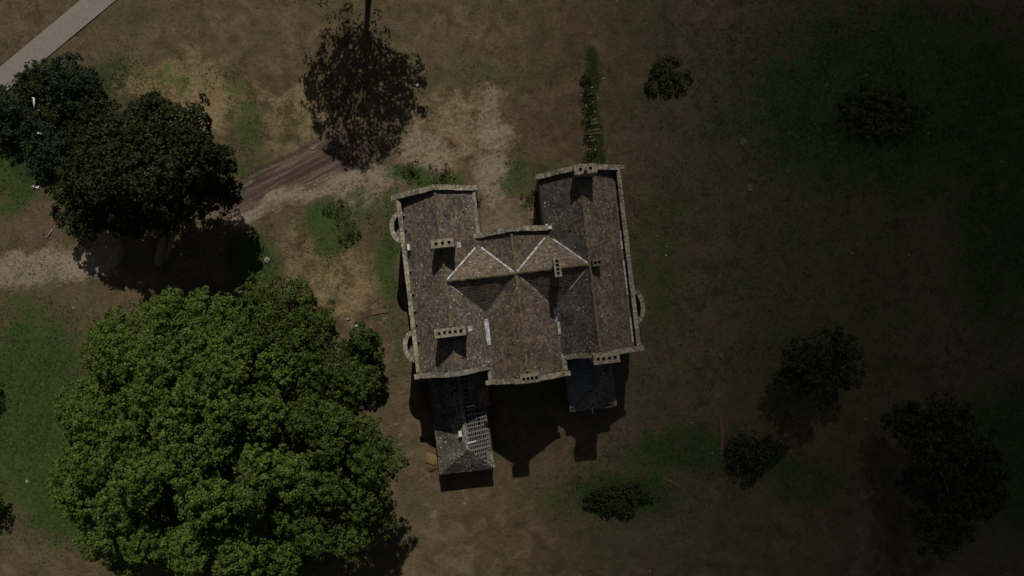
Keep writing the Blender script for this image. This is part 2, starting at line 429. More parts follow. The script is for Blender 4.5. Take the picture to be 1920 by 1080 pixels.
def ground_mat():
    t = NT('dry_grassland')
    a = t.attr('cover'); b = t.attr('cover_more')
    sand, green, mud = a[0], a[1], a[2]; straw, rough = b[0], b[1]
    P3 = t.tc.outputs['Object']
    n_fine = t.noise(2.6, 7, .68, dist=.5); n_mid = t.noise(.55, 6, .68, dist=.6); n_big = t.noise(.11, 4, .6); n_tiny = t.noise(9, 4, .7)
    base = t.ramp(n_mid, [(.28,(.044,.038,.021)),(.44,(.088,.067,.038)),(.56,(.126,.092,.056)),(.72,(.185,.138,.088))])
    base = t.mix(t.math('MULTIPLY', t.step(n_big, .40, .62), .55), base, t.ramp(n_fine, [(.3,(.050,.052,.022)),(.7,(.105,.098,.048))]))
    base = t.mix(t.math('MULTIPLY', t.step(t.noise(.28, 5, .65, vec=t.scalevec(1,1,1,1.1)), .52, .66), .5), base, t.ramp(n_fine, [(.3,(.095,.062,.042)),(.7,(.155,.108,.076))]))
    # straw
    f = t.step(t.math('ADD', straw, t.math('MULTIPLY', t.math('SUBTRACT', n_mid, .5), 1.6)), .25, .75)
    base = t.mix(t.math('MULTIPLY', f, .85), base, t.ramp(n_fine, [(.3,(.13,.097,.050)),(.5,(.235,.178,.098)),(.72,(.35,.275,.16))]))
    # reddish bare earth
    f = t.step(t.math('ADD', b[2], t.math('MULTIPLY', t.math('SUBTRACT', n_mid, .5), 1.3)), .3, .75)
    base = t.mix(t.math('MULTIPLY', f, .8), base, t.ramp(n_fine, [(.3,(.062,.040,.030)),(.52,(.118,.080,.060)),(.72,(.185,.135,.105))]))
    # mud
    strk = t.noise(1.0, 6, .72, vec=t.scalevec(.13, 3.0, 1, math.atan2(100, 205)))
    f = t.step(t.math('ADD', mud, t.math('MULTIPLY', t.math('SUBTRACT', n_mid, .5), 1.2)), .3, .7)
    base = t.mix(t.math('MULTIPLY', f, .9), base, t.ramp(strk, [(.36,(.046,.032,.026)),(.52,(.090,.066,.054)),(.66,(.20,.155,.125))]))
    # sand / stony earth
    drag = t.noise(1.0, 5, .65, vec=t.scalevec(.35, 2.0, 1, math.atan2(100, 235)))
    f = t.step(t.math('ADD', sand, t.math('MULTIPLY', t.math('SUBTRACT', t.math('ADD', t.math('MULTIPLY', drag, .65), t.math('MULTIPLY', n_fine, .35)), .5), 2.2)), .22, .84)
    base = t.mix(t.math('MULTIPLY', f, .92), base, t.ramp(n_fine, [(.25,(.165,.126,.094)),(.5,(.25,.199,.152)),(.75,(.33,.272,.216))]))
    # green growth
    f = t.step(t.math('ADD', green, t.math('MULTIPLY', t.math('SUBTRACT', t.math('ADD', t.math('MULTIPLY', n_mid, .6), t.math('MULTIPLY', n_fine, .4)), .5), 3.0)), .30, .85)
    base = t.mix(t.math('MULTIPLY', f, .9), base, t.ramp(n_fine, [(.3,(.014,.032,.008)),(.5,(.029,.066,.013)),(.72,(.058,.112,.022))]))
    # rough growth: darker leafy soil
    f = t.step(t.math('ADD', rough, t.math('MULTIPLY', t.math('SUBTRACT', n_mid, .5), 1.5)), .35, .75)
    base = t.mix(t.math('MULTIPLY', f, .8), base, t.ramp(n_fine, [(.3,(.014,.020,.010)),(.7,(.045,.052,.020))]))
    # small dark clods and pale straw flecks
    base = t.mix(t.math('MULTIPLY', t.step(n_tiny, .60, .72), .45), base, (.22,.185,.125))
    base = t.mix(t.math('MULTIPLY', t.step(t.noise(2.1, 5, .7, vec=t.scalevec(1,1,1,2.0)), .58, .68), .65), base, (.035,.032,.018))
    h = t.math('ADD', t.math('MULTIPLY', n_fine, 1.0), t.math('MULTIPLY', n_tiny, .45))
    return t.done(t.bsdf(base, .95, .1, bump=h, bs=.9, bd=.12))

g = mesh('ground', Vg, Fg, ground_mat(), smooth=True)
tag(g, kind='structure')
def vcol(name, r, gg, b):
    at = g.data.attributes.new(name, 'FLOAT_COLOR', 'POINT')
    arr = np.zeros((len(Vg), 4), np.float32)
    arr[:n0, 0] = r.ravel(); arr[:n0, 1] = gg.ravel(); arr[:n0, 2] = b.ravel(); arr[:, 3] = 1
    at.data.foreach_set('color', arr.ravel())
vcol('cover', m_sand, m_green, m_mud)
vcol('cover_more', m_straw, m_rough, m_clay)

# ------------------------------------------------------------------ unseen cloud, added to darken the east side
def make_shade_cloud():
    zb = 420.0
    off = np.array([sdir.x, sdir.y]) / sdir.z * zb          # where this cloud must float to shade a point below
    xs = np.linspace(-12, 330, 60); ys = np.linspace(-220, 220, 60)
    X, Y = np.meshgrid(xs, ys)
    n = nz[5].fbm(X*.018+3, Y*.018+5, 4)
    d = np.minimum.reduce([(X+3-.12*np.clip(Y,-60,60)-20*(n-.5)), (330-X), (Y+220)*1.0, (220-Y)*1.0])
    T = np.clip(d, 0, None)
    T = np.minimum(T*.95, 62 + .06*T) * (.85 + .5*(n-.5))
    T = np.where((X <= xs[0]) | (X >= xs[-1]) | (Y <= ys[0]) | (Y >= ys[-1]), 0, np.maximum(T, .02))
    top = np.stack([X+off[0], Y+off[1], zb+T*.85+.01], -1).reshape(-1, 3)
    bot = np.stack([X+off[0], Y+off[1], zb-T*.15-.01], -1).reshape(-1, 3)
    k = len(xs); r = len(ys)
    i = np.arange(k*r).reshape(r, k)
    ft = np.stack([i[:-1,:-1], i[:-1,1:], i[1:,1:], i[1:,:-1]], -1).reshape(-1, 4)
    fb = ft[:, ::-1] + k*r
    rim = np.concatenate([i[0,:], i[1:,-1], i[-1,-2::-1], i[-2:0:-1,0]])
    nx_ = np.roll(rim, -1)
    fs = np.stack([rim, rim + k*r, nx_ + k*r, nx_], -1)
    t = NT('added_cloud_vapour')
    v = t.n.new('ShaderNodeVolumePrincipled')
    v.inputs['Color'].default_value = (.9, .92, .95, 1)
    v.inputs['Density'].default_value = .062
    v.inputs['Anisotropy'].default_value = .3
    t.l(v.outputs[0], t.out.inputs['Volume'])
    o = mesh('added_shade_cloud', np.vstack([top, bot]), np.vstack([ft, fb, fs]), t.mat, smooth=True)
    tag(o, kind='structure')
make_shade_cloud()

# ------------------------------------------------------------------ the house (local frame: u to the right, v down the picture)
CU = np.array([.99315, .1168]); CV = np.array([.1168, -.99315])
HO = P(967, 512, 9.4)[:2]
HROT = math.atan2(CU[1], CU[0])
def L(px_, py_, z):
    p = P(px_, py_, z)[:2] - HO
    return float(p @ CU), -float(p @ CV)          # local x, y (y = -v)

house = empty('stone_house', (HO[0], HO[1], 0), 'large derelict stone house with three parallel tiled gables and seven chimney stacks', 'house', rz=HROT)

ZR, PT = 9.4, .78
RU = (-6.2, 0.0, 6.55)
VALL, VALR = -3.1, 3.28
def hz(u, k): return ZR - PT*abs(u-RU[k])
def hcross(u, y): return ZR - PT*abs(y) if RU[0] <= u <= RU[2] else -9

def tile_slope(name, mat, ridge_pt, ridge_dir, down_dir, length, run, pitch, keep, parent, w=.23, ex=.21, L_=.216, zoff=.03, seed=0, miss=.004, deck=True):
    """ridge from ridge_pt along ridge_dir for length; plan run down down_dir; pitch = rise/run"""
    rg = np.random.default_rng(seed)
    th = math.atan(pitch); cs = math.cos(th)
    nrow = int(run / (ex*cs)) + 1
    rows = []
    rd = np.array([*ridge_dir, 0.0]); dd = np.array([*down_dir, 0.0])
    for r in range(nrow):
        d = run - (r+.5)*ex*cs
        if d < .02: break
        n = int(length / w) + 2
        s = (np.arange(n) + rg.random()) * w + rg.normal(0, .014, n)
        s = s[(s > 0) & (s < length)]
        rows.append(np.stack([s, np.full(len(s), d)], -1))
    sd = np.vstack(rows)
    C = np.array(ridge_pt)[None] + sd[:, :1]*rd + sd[:, 1:]*dd
    C[:, 2] = ridge_pt[2] - pitch*sd[:, 1] + zoff + rg.normal(0, .003, len(C))
    ok = keep(C[:, 0], C[:, 1]) & (rg.random(len(C)) > miss)
    C = C[ok]; n = len(C)
    A = np.repeat(rd[None], n, 0)
    B = -(dd*cs) + np.array([0, 0, math.sin(th)])
    B = np.repeat(B[None], n, 0)
    N = np.cross(A, B); sgn = np.sign(N[:, 2:3]); N = N*sgn
    tilt = .075 + rg.normal(0, .022, n)
    B2 = nrm(B - N*tilt[:, None]); N = nrm(N + B*tilt[:, None])
    yaw = rg.normal(0, .018, n)
    A2 = nrm(A*np.cos(yaw)[:, None] + B2*np.sin(yaw)[:, None]); B2 = nrm(np.cross(N, A2))
    V, F = boxes_arrays(C, A2, B2, N, w*.5 + rg.normal(0, .002, n), L_*.5, .02)
    return mesh(name, V, F, mat, parent)

uW, uE = -9.97, 10.55
def body(mb, prof, v0, v1, mi=0): mb.prism(prof, -v1, -v0, mi=mi)

wall = MB()
r_ = .10
# profiles under the tiles (x,z)
body(wall, [(uW,-.3),(VALL,-.3),(VALL,hz(VALL,0)-r_),(RU[0],ZR-r_),(-9.35,hz(-9.35,0)-r_),(-9.62,6.55),(-9.62,7.12),(uW,7.12)], -8.07, 7.97)
body(wall, [(VALL-.06,-.3),(VALR+.06,-.3),(VALR+.06,hz(VALR+.06,1)-r_),(0,ZR-r_-.004),(VALL-.06,hz(VALL-.06,1)-r_)], -3.7, 9.3)
body(wall, [(VALR,-.3),(uE,-.3),(uE,7.12),(10.2,7.12),(10.2,6.45),(9.82,hz(9.82,2)-r_),(RU[2],ZR-r_),(VALR,hz(VALR,2)-r_)], -8.37, 7.8)
# gable walls standing above the roofs
def gable(mb, ua, ub, k, v0, v1, up=.28, ze=6.98):
    mb.prism([(ua,-.29),(ub,-.29),(ub,ze),(RU[k],ZR+up),(ua,ze)], -v1, -v0)
gable(wall, uW-.01, VALL+.28, 0, -8.44, -8.06)
gable(wall, uW-.01, VALL-.07, 0, 7.96, 8.33)
gable(wall, VALL-.05, VALR+.16, 1, -4.02, -3.69)
gable(wall, VALL-.42, VALR+.35, 1, 9.29, 9.64)
gable(wall, VALR-.22, uE+.01, 2, -8.76, -8.36)
gable(wall, VALR+.36, uE+.01, 2, 7.79, 8.16)
wall.box(VALL-.44, VALL-.065, -9.3, -8.34, -.28, 6.9)
wall.box(VALR+.065, VALR+.355, -9.3, -7.7, -.28, 6.9)
# cross roof deck
wall.add([(RU[0],0,ZR-r_-.01),(VALL,3.1,6.9),(0,0,ZR-r_-.01),(VALL,-3.1,6.9),(VALR,3.2,6.87),(RU[2],0,ZR-r_-.01),(VALR,-3.2,6.87)],
         [(0,2,1),(0,3,2),(2,5,4),(2,6,5)])
wall.build('wall', M['wall'], house)

def near_v(u, y, k):  # visible part of wing k
    return (hz_(u, k) >= hc_(u, y) - .03)
def hz_(u, k): return ZR - PT*np.abs(u-RU[k])
def hc_(u, y): return np.where((u > RU[0]) & (u < RU[2]), ZR - PT*np.abs(y), -9.0)

LW = tile_slope('roof', M['tile'], (RU[0], 8.06, ZR), (0,-1), (-1,0), 16.0, 3.2, PT, lambda u,y: u > -9.6, house, seed=1)
tile_slope('roof', M['tile'], (RU[0], 8.06, ZR), (0,-1), (1,0), 16.0, 3.05, PT, lambda u,y: near_v(u,y,0), house, seed=2)
tile_slope('roof', M['tile_brown'], (0, 3.69, ZR), (0,-1), (-1,0), 12.95, 3.05, PT, lambda u,y: near_v(u,y,1), house, seed=3)
CR = tile_slope('roof', M['tile_brown'], (0, 3.69, ZR), (0,-1), (1,0), 12.95, 3.2, PT, lambda u,y: near_v(u,y,1), house, seed=4)
tile_slope('roof', M['tile_grey'], (RU[2], 8.36, ZR), (0,-1), (-1,0), 16.15, 3.2, PT, lambda u,y: near_v(u,y,2), house, seed=5)
RW = tile_slope('roof', M['tile_brown'], (RU[2], 8.36, ZR), (0,-1), (1,0), 16.15, 3.3, PT, lambda u,y: u < 12, house, seed=6)
def keepc(u, y):
    h = np.maximum.reduce([hz_(u,0), hz_(u,1), hz_(u,2)])
    return (ZR - PT*np.abs(y)) >= h - .03
XN = tile_slope('roof', M['tile_brown'], (RU[0], 0, ZR+.005), (1,0), (0,1), 12.75, 3.1, PT, keepc, house, seed=7)
XS = tile_slope('roof', M['tile_south_lifted'], (RU[0], 0, ZR+.005), (1,0), (0,-1), 12.75, 3.1, PT, keepc, house, seed=8)

def bar_boxes(p0, p1, width, thick, seg, mat, name, parent, jit=.012, gap=.012, seed=0, up=(0,0,1)):
    rg = np.random.default_rng(seed)
    p0 = np.array(p0, float); p1 = np.array(p1, float)
    Ln = np.linalg.norm(p1-p0); n = max(1, int(round(Ln/seg)))
    cuts = np.linspace(0, 1, n+1); cuts[1:-1] += rg.normal(0, .12/n, n-1) if n > 1 else 0
    A = (p1-p0)/Ln; B = nrm(np.cross(np.array(up, float), A)); N = np.cross(A, B)
    C = p0 + ((cuts[:-1]+cuts[1:])/2)[:, None]*(p1-p0)
    C = C + N*rg.normal(0, jit*.6, n)[:, None] + B*rg.normal(0, jit, n)[:, None]
    hl = (cuts[1:]-cuts[:-1])*Ln/2 - gap/2
    V, F = boxes_arrays(C, np.repeat(A[None], n, 0), np.repeat(B[None], n, 0), np.repeat(N[None], n, 0), hl, width/2 + rg.normal(0, .008, n), thick/2)
    return V, F

def coping_part(segs, mat, name='coping', parent=house, width=.46, thick=.12, seg=.75):
    mb = MB()
    for i, s in enumerate(segs):
        w = s[2] if len(s) > 2 else width
        V, F = bar_boxes(s[0], s[1], w, thick, seg, mat, name, parent, seed=i+31)
        mb.add(V, F)
    return mb.build(name, mat, parent)

def gable_cop(ua, ub, k, v, ze=7.06, up=.36, w=.46):
    return [((ua,-v,ze), (RU[k]-.02,-v,ZR+up), w), ((RU[k]+.02,-v,ZR+up), (ub,-v,ze), w)]
coping_part(gable_cop(uW-.25, -2.82, 0, -8.25), M['coping'])
coping_part(gable_cop(uW-.02, VALL-.45, 0, 8.15), M['coping_grey'])
coping_part(gable_cop(VALL-.12, VALR+.3, 1, -3.86), M['coping'], width=.40)
coping_part(gable_cop(VALL-.5, VALR+.42, 1, 9.47), M['coping'])
coping_part(gable_cop(VALR-.28, uE+.1, 2, -8.56), M['coping'])
coping_part(gable_cop(VALR+.38, uE+.1, 2, 7.98), M['coping'])
coping_part([((-9.80,7.98,7.19), (-9.80,-7.9,7.19))], M['coping'], width=.40)
coping_part([((10.375,8.3,7.19), (10.375,-7.72,7.19))], M['coping'], width=.38)
coping_part([((-2.93,8.0,6.98), (-2.93,4.1,6.98))], M['coping_grey'], width=.30, thick=.10)
coping_part([((VALL-.25,-8.4,6.97), (VALL-.25,-9.2,6.97))], M['coping_grey'], width=.42)
coping_part([((VALR+.21,-7.7,6.97), (VALR+.21,-9.2,6.97))], M['coping'], width=.42)
# kneeler stones at the gable feet
kn = MB()
for (u, v, s, z) in [(-10.12,-8.2,.3,7.2),(-2.86,-8.27,.26,7.16),(-3.3,-3.9,.27,7.2),(3.62,-3.86,.26,7.24),(3.1,-8.6,.28,7.22),(10.72,-8.55,.22,7.24),(-9.96,8.2,.28,7.2),(10.5,8.0,.3,7.22),(3.62,9.5,.28,7.2),(-3.6,9.5,.26,7.2)]:
    kn = MB(); kn.box(u-s, u+s, -v-s*.8, -v+s*.8, z-.16, z+.06)
    kn.build('kneeler', M['coping'], house)
for q in ((3.45, 3.72, 3.72, 3.98, 7.31, 7.42), (3.22,3.42,4.05,4.2,7.0,7.3)):
    wk = MB(); wk.box(*q); wk.build('kneeler', M['white'], house)
vt = MB(); p = L(766, 463, 7.3); vt.box(p[0]-.1, p[0]+.1, p[1]-.3, p[1]+.25, 6.9, 7.42); vt.build('vent', M['white'], house)

# ridges
def ridge_part(p0, p1, parent, name='ridge_tiles', seed=0, mat='ridge'):
    V1, F1 = bar_boxes(p0, p1, .22, .05, .42, None, '', None, jit=.012, seed=seed)
    mb = MB(); mb.add(V1, F1)
    # rounded back of the ridge tiles
    n = max(2, int(np.linalg.norm(np.array(p1)-np.array(p0))/.42))
    for i in range(n):
        a = np.array(p0) + (np.array(p1)-np.array(p0))*(i+.04)/n; b = np.array(p0) + (np.array(p1)-np.array(p0))*(i+.96)/n
        mb.tube([a+(0,0,.0), b+(0,0,.0)], .085, 6)
    mb.build(name, M[mat], parent)
zz = ZR+.09
ridge_part((RU[0],8.0,zz), (RU[0],3.6,zz), LW, seed=1)
ridge_part((RU[0],2.85,zz), (RU[0],-4.0,zz), LW, seed=2)
ridge_part((RU[0],-4.9,zz), (RU[0],-7.9,zz), LW, seed=3)
ridge_part((0,3.6,zz), (0,-8.7,zz), CR, seed=4)
ridge_part((RU[2],7.6,zz), (RU[2],-7.7,zz), RW, seed=5)
ridge_part((RU[0]+.12,0,zz+.012), (3.28,0,zz+.012), XS, seed=6)
ridge_part((3.95,0,zz+.012), (RU[2]-.1,0,zz+.012), XS, seed=7)

# lead in the valleys
def lead(pts, w, mat, name='valley_lead', lift=.09):
    mb = MB()
    pts = [np.array(p, float)+(0,0,lift) for p in pts]
    for a, b in zip(pts[:-1], pts[1:]):
        d = nrm(b-a); s = nrm(np.cross(d, (0,0,1)))*w/2
        n = np.array((0,0,.012))
        V = [a-s+n*3, a+s+n*3, b+s+n*3, b-s+n*3, a-n, b-n]
        mb.add([a-s+(0,0,.03), a, a+s+(0,0,.03), b+s+(0,0,.03), b, b-s+(0,0,.03)], [(0,1,4,5),(1,2,3,4)])
    return mb.build(name, mat, house)
zv = hz(VALL,0); zv2 = hz(VALR,2)
def frac(a, b, t): return tuple(np.array(a)*(1-t)+np.array(b)*t)
A0 = (RU[0],0,ZR); B0 = (0,0,ZR); C0 = (RU[2],0,ZR)
for a, b, t0, t1, m, w in [(A0,(VALL,3.1,zv),.02,.92,'lead',.14),((VALL,3.1,zv),B0,.10,.96,'lead',.15),(B0,(VALR,3.27,zv2),.04,.92,'lead',.15),((VALR,3.27,zv2),C0,.14,.95,'lead',.15),
                        (A0,(VALL,-3.1,zv),.03,.42,'lead',.10),(A0,(VALL,-3.1,zv),.425,.95,'lead_dull',.13),((VALL,-3.1,zv),B0,.05,.97,'lead_dull',.10),
                        (B0,(VALR,-3.27,zv2),.05,.55,'lead',.075),((VALR,-3.27,zv2),C0,.05,.4,'lead_dull',.10),((VALR,-3.27,zv2),C0,.405,.97,'lead',.085)]:
    lead([frac(a,b,t0), frac(a,b,t1)], w, M[m], 'valley_lead')
lead([(VALL,-3.3,zv),(VALL,-3.7,zv)], .34, M['lead_dull']); 
lead([(VALL-.03,-3.72,zv),(VALL-.03,-6.1,zv)], .36, M['lead'], lift=.22)
lead([(VALL,-6.11,zv),(VALL,-9.2,zv)], .24, M['lead_dull'])
lead([(VALR-.12,-3.4,zv2),(VALR-.12,-4.7,zv2)], .28, M['lead'], lift=.2)
lead([(VALR+.1,-4.71,zv2),(VALR+.1,-5.9,zv2)], .28, M['lead'], lift=.2)
lead([(VALR,-5.91,zv2),(VALR,-9.2,zv2)], .36, M['lead_dull'])
lead([(VALL,3.2,zv),(VALL,3.65,zv)], .5, M['lead_dull']); lead([(VALR,3.3,zv2),(VALR,3.65,zv2)], .5, M['lead_dull'])
# parapet gutters: dark channel with patches of bright lead on the east
for (u, v0, v1, w) in [(9.99,-2.9,-1.2,.14),(9.98,-.2,3.0,.16),(9.98,5.1,7.4,.15)]:
    lead([(u,-v0,6.62),(u,-v1,6.62)], w, M['lead'], 'gutter_lead', lift=.03)
gt = MB(); gt.box(VALR-.14, VALR-.01, 4.0, 8.3, 6.72, 6.86); gt.build('gutter', M['iron'], house)
# debris blocks across the west gutter
db = MB()
for v in (-6.6,-5.3,-1.5,.6,2.2,3.4,5.0):
    db = MB(); db.box(-9.6, -9.36, -v-.06, -v+.06, 6.6, 6.92)
    db.build('gutter_bracket', M['coping_grey'], house)

# chimneys
def chimney(u, v, su, sv, zt, holes, mat='chimney', pot=None, z0=6.3, cap=.07, along='u'):
    y = -v
    mb = MB()
    mb.box(u-su/2, u+su/2, y-sv/2, y+sv/2, z0, zt-.62)
    o = mb.build('chimney', M[mat], house)
    # hollow head with square flues, oversailing the shaft a little
    hd = MB()
    a, b = su/2+cap, sv/2+cap
    lng, shrt = (a, b) if along == 'u' else (b, a)
    n = holes; hw = min(.13, lng*.62/n); hs = min(.14, shrt*.42)
    cs = [(-lng + (2*lng)*(i+.5)/n)*.86 for i in range(n)]
    def bx(l0, l1, s0, s1):
        if along == 'u': hd.box(u+l0, u+l1, y+s0, y+s1, zt-.615, zt)
        else: hd.box(u+s0, u+s1, y+l0, y+l1, zt-.615, zt)
    bx(-lng, lng, -shrt, -hs); bx(-lng, lng, hs, shrt)
    prev = -lng
    for c in cs:
        bx(prev, c-hw, -hs+.001, hs-.001); prev = c+hw
    bx(prev, lng, -hs+.001, hs-.001)
    hd.build('chimney_head', M[mat], o)
    for c in cs:
        # sooty square flue standing inside each hole, with unequal tops
        r = random.uniform(.0, .22)
        ln = MB()
        t1 = zt-.04-r
        for (p0, p1, s0, s1) in ((c-hw+.002,c-hw+.027,-hs+.004,hs-.004),(c+hw-.027,c+hw-.002,-hs+.004,hs-.004),(c-hw+.027,c+hw-.027,-hs+.004,-hs+.026),(c-hw+.027,c+hw-.027,hs-.026,hs-.004)):
            if along == 'u': ln.box(u+p0, u+p1, y+s0, y+s1, zt-.61, t1)
            else: ln.box(u+s0, u+s1, y+p0, y+p1, zt-.61, t1)
        ln.build('flue', M['soot'], o)
    if pot is not None:
        pb = MB(); k = 14
        for (ra, rb, z1, z2) in ((.19,.15,zt,zt+.12),(.15,.14,zt+.12,zt+.42),(.17,.17,zt+.42,zt+.5)):
            pb.tube([(u+pot,y,z1),(u+pot,y,z2)], [ra,rb], k)
        pb.tube([(u+pot,y,zt+.5),(u+pot,y,zt+.52)], .09, k, 1)
        pb.build('chimney_pot', [M['pot'], M['soot']], o)
    # lead soaker at the foot
    return o
chimney(-5.95,-3.2,1.82,.60,10.9,3)
chimney(-6.2,4.45,2.55,.62,10.9,5)
chimney(6.95,-8.06,1.82,.66,11.0,2,pot=0.0)
chimney(3.6,0.0,.46,1.5,10.9,4,along='v')
chimney(7.15,-.05,.72,.46,10.0,2,mat='ridge')
chimney(6.85,8.24,2.1,.72,11.0,4)
chimney(.15,9.18,1.55,.60,10.9,4)
# bright lead aprons at two stacks
for (u, v, w, h) in [(-4.72,-3.15,.32,.6),(-4.6,4.4,.34,.55)]:
    mb = MB(); z1 = hz(u-w/2,0)+.10; z2 = hz(u+w/2,0)+.10
    mb.add([(u-w/2,-v-h/2,z1),(u+w/2,-v-h/3,z2),(u+w/2,-v+h/3,z2),(u-w/2,-v+h/2,z1)], [(0,1,2,3)])
    mb.build('chimney_apron', M['lead'], house)

# round bays with ring parapets
def bay(v0, v1, side, out, zt=6.5):
    y0, y1 = -v1, -v0; yc = (y0+y1)/2; ry = (y1-y0)/2
    ub = uW+.004 if side < 0 else uE-.004
    n = 22
    def arc(r1, r2, z):
        return [(ub + side*r2*math.sin(t), yc - r1*math.cos(t), z) for t in np.linspace(0, math.pi, n)]
    mb = MB()
    o0, o1 = arc(ry, out, -.3), arc(ry, out, zt-.1)
    i1, i0 = arc(ry-.3, out-.3, zt-.1), arc(ry-.3, out-.3, zt-1.0)
    for a, b in ((o0,o1),(o1,i1),(i1,i0)):
        V = a+b; F = [(i, i+1, n+i+1, n+i) for i in range(n-1)]
        mb.add(V, F if side > 0 else [f[::-1] for f in F])
    o = mb.build('bay', M['wall'], house)
    fl = MB(); fl.add(i0, [tuple(range(n))]); fl.build('bay_roof', M['lead_dull'], o)
    cp = MB()
    k = 9
    for s in range(k):
        ts = np.linspace(math.pi*(s+.03)/k, math.pi*(s+.97)/k, 4)
        for ta, tb in zip(ts[:-1], ts[1:]):
            q = lambda r1, r2, t, z: (ub + side*r2*math.sin(t), yc - r1*math.cos(t), z)
            V = [q(ry+.05,out+.05,ta,zt-.1),q(ry+.05,out+.05,tb,zt-.1),q(ry-.36,out-.36,tb,zt-.1),q(ry-.36,out-.36,ta,zt-.1)]
            V += [(x,y,z+.12) for x,y,z in V]
            cp.add(V, [(0,1,2,3),(7,6,5,4),(0,4,5,1),(1,5,6,2),(2,6,7,3),(3,7,4,0)])
    cp.build('bay_coping', M['coping'], o)
bay(-6.95,-4.15,-1,.98); bay(4.0,6.9,-1,1.05); bay(2.6,5.75,1,.9)

# sash windows and doors in the walls
def window(x, y, z, w, h, ax):
    """ax: outward axis '+x','-x','+y','-y'"""
    s = 1 if ax[0] == '+' else -1
    fr = MB(); pn = MB()
    def bx(mb, a0, a1, z0, z1, d0, d1):
        lo, hi = sorted((s*d0, s*d1))
        if ax[1] == 'x': mb.box(x+lo, x+hi, y+a0, y+a1, z0, z1)
        else: mb.box(x+a0, x+a1, y+lo, y+hi, z0, z1)
    bx(fr,-w/2-.14,w/2+.14,z-.12,z,.003,.10); bx(fr,-w/2-.14,w/2+.14,z+h,z+h+.2,.003,.06)
    bx(fr,-w/2,-w/2+.07,z,z+h,.003,.05); bx(fr,w/2-.07,w/2,z,z+h,.003,.05); bx(fr,-w/2+.07,w/2-.07,z+h/2-.04,z+h/2+.04,.003,.05)
    o = fr.build('window', M['frame'], house)
    bx(pn,-w/2+.07,w/2-.07,z,z+h/2-.04,.003,.015); bx(pn,-w/2+.07,w/2-.07,z+h/2+.04,z+h,.003,.015)
    pn.build('pane', M['glass'], o)
for y in (6.9, 2.2, -.2, -2.2):
    for z in (.9, 4.3): window(uW, y, z, 1.05, 1.7, '-x')
for y in (6.6, 3.2, .3):
    for z in (.9, 4.3): window(uE, y, z, 1.05, 1.7, '+x')
for z in (.9, 4.3):
    window(-1.6, 4.02, z, 1.0, 1.7, '+y'); window(1.6, 4.02, z, 1.0, 1.7, '+y'); window(0, -9.64, z, 1.2, 1.8, '-y')
    window(-6.2, 8.44, z, 1.2, 1.8, '+y'); window(6.4, 8.76, z, 1.2, 1.8, '+y')

# ------------------------------------------------------------------ ruined west annex
def hip_annex(root, c_nw, c_sw, c_se, c_ne, r0, r1, ze, zr):
    pass
annex = empty('ruined_annex', (HO[0], HO[1], 0), 'long low ruined annex with mossy slates and bare battens on its east slope', 'outbuilding', rz=HROT)
ZE, ZA = 2.3, 3.9
nw = L(808, 716, ZE); sw = L(822, 889, ZE); se = L(926, 879, ZE); ne = L(909, 716, ZE)
uw = (nw[0]+sw[0])/2; ue = (ne[0]+se[0])/2; yn = -8.36; ys = (sw[1]+se[1])/2
ur = L(866, 760, ZA)[0]; yr = L(872, 843, ZA)[1]
mb = MB()
t_ = .35
mb.box(uw+.12, uw+.12+t_, ys+.12, yn, -.3, ZE-.02); mb.box(ue-.12-t_, ue-.12, ys+.12, yn, -.3, ZE-.02)
mb.box(uw+.12+t_, ue-.12-t_, ys+.12, ys+.12+t_, -.3, ZE-.02)
mb.build('wall', M['wall'], annex)
mb = MB(); mb.box(uw+.5, ue-.5, ys+.5, yn, -.2, .1); mb.build('floor', M['floor'], annex)
pw = (ZA-ZE)/(ur-uw); pe = (ZA-ZE)/(ue-ur); ph = (ZA-ZE)/(yr-ys)
def fw(u): return ZE + pw*(u-uw)
def fe(u): return ZE + pe*(ue-u)
def fh(y): return ZE + ph*(y-ys)
tile_slope('roof', M['slate'], (ur, yn, ZA), (0,-1), (-1,0), yn-ys, ur-uw, pw, lambda u,y: fw(u) <= fh(y)+.04, annex, seed=21, miss=.01, w=.24)
bare_n = L(890, 757, 3.0)[1]
tile_slope('roof', M['slate_dull'], (ur, yn, ZA), (0,-1), (1,0), yn-ys, ue-ur, pe,
           lambda u,y: (fe(u) <= fh(y)+.04) & (((y > bare_n+.5*np.sin(u*5)) & (u > ur+.75)) | (u < ur+.16) | ((y < ys+2.0) & (u > ue-.45))), annex, seed=22, w=.24)
tile_slope('roof', M['slate'], (uw, yr, ZA), (1,0), (0,-1), ue-uw, yr-ys, ph, lambda u,y: (fh(y) <= fw(u)+.02) & (fh(y) <= fe(u)+.02), annex, seed=23, miss=.02, w=.24)
p = L(905, 745, 3.2)
tile_slope('roof', M['red_tile'], (p[0]-.5, p[1]+.9, 3.35), (0,-1), (1,0), 1.7, 1.1, pe*.9, lambda u,y: u > -99, annex, seed=24)
# deck under the standing slates (west slope, south hip)
mb = MB()
d_ = .05
mb.add([(uw,yn,ZE-d_),(uw,ys,ZE-d_),(ur,yr,ZA-d_),(ur,yn,ZA-d_)], [(0,1,2,3)])
mb.add([(uw,ys,ZE-d_-.003),(ue,ys,ZE-d_-.003),(ur,yr,ZA-d_-.003)], [(0,1,2)])
mb.add([(ur+.7,yn,fe(ur+.7)-d_),(ur+.7,bare_n,fe(ur+.7)-d_),(ue,bare_n,ZE-d_),(ue,yn,ZE-d_)], [(0,1,2,3)])
mb.build('roof_deck', M['deck'], annex)
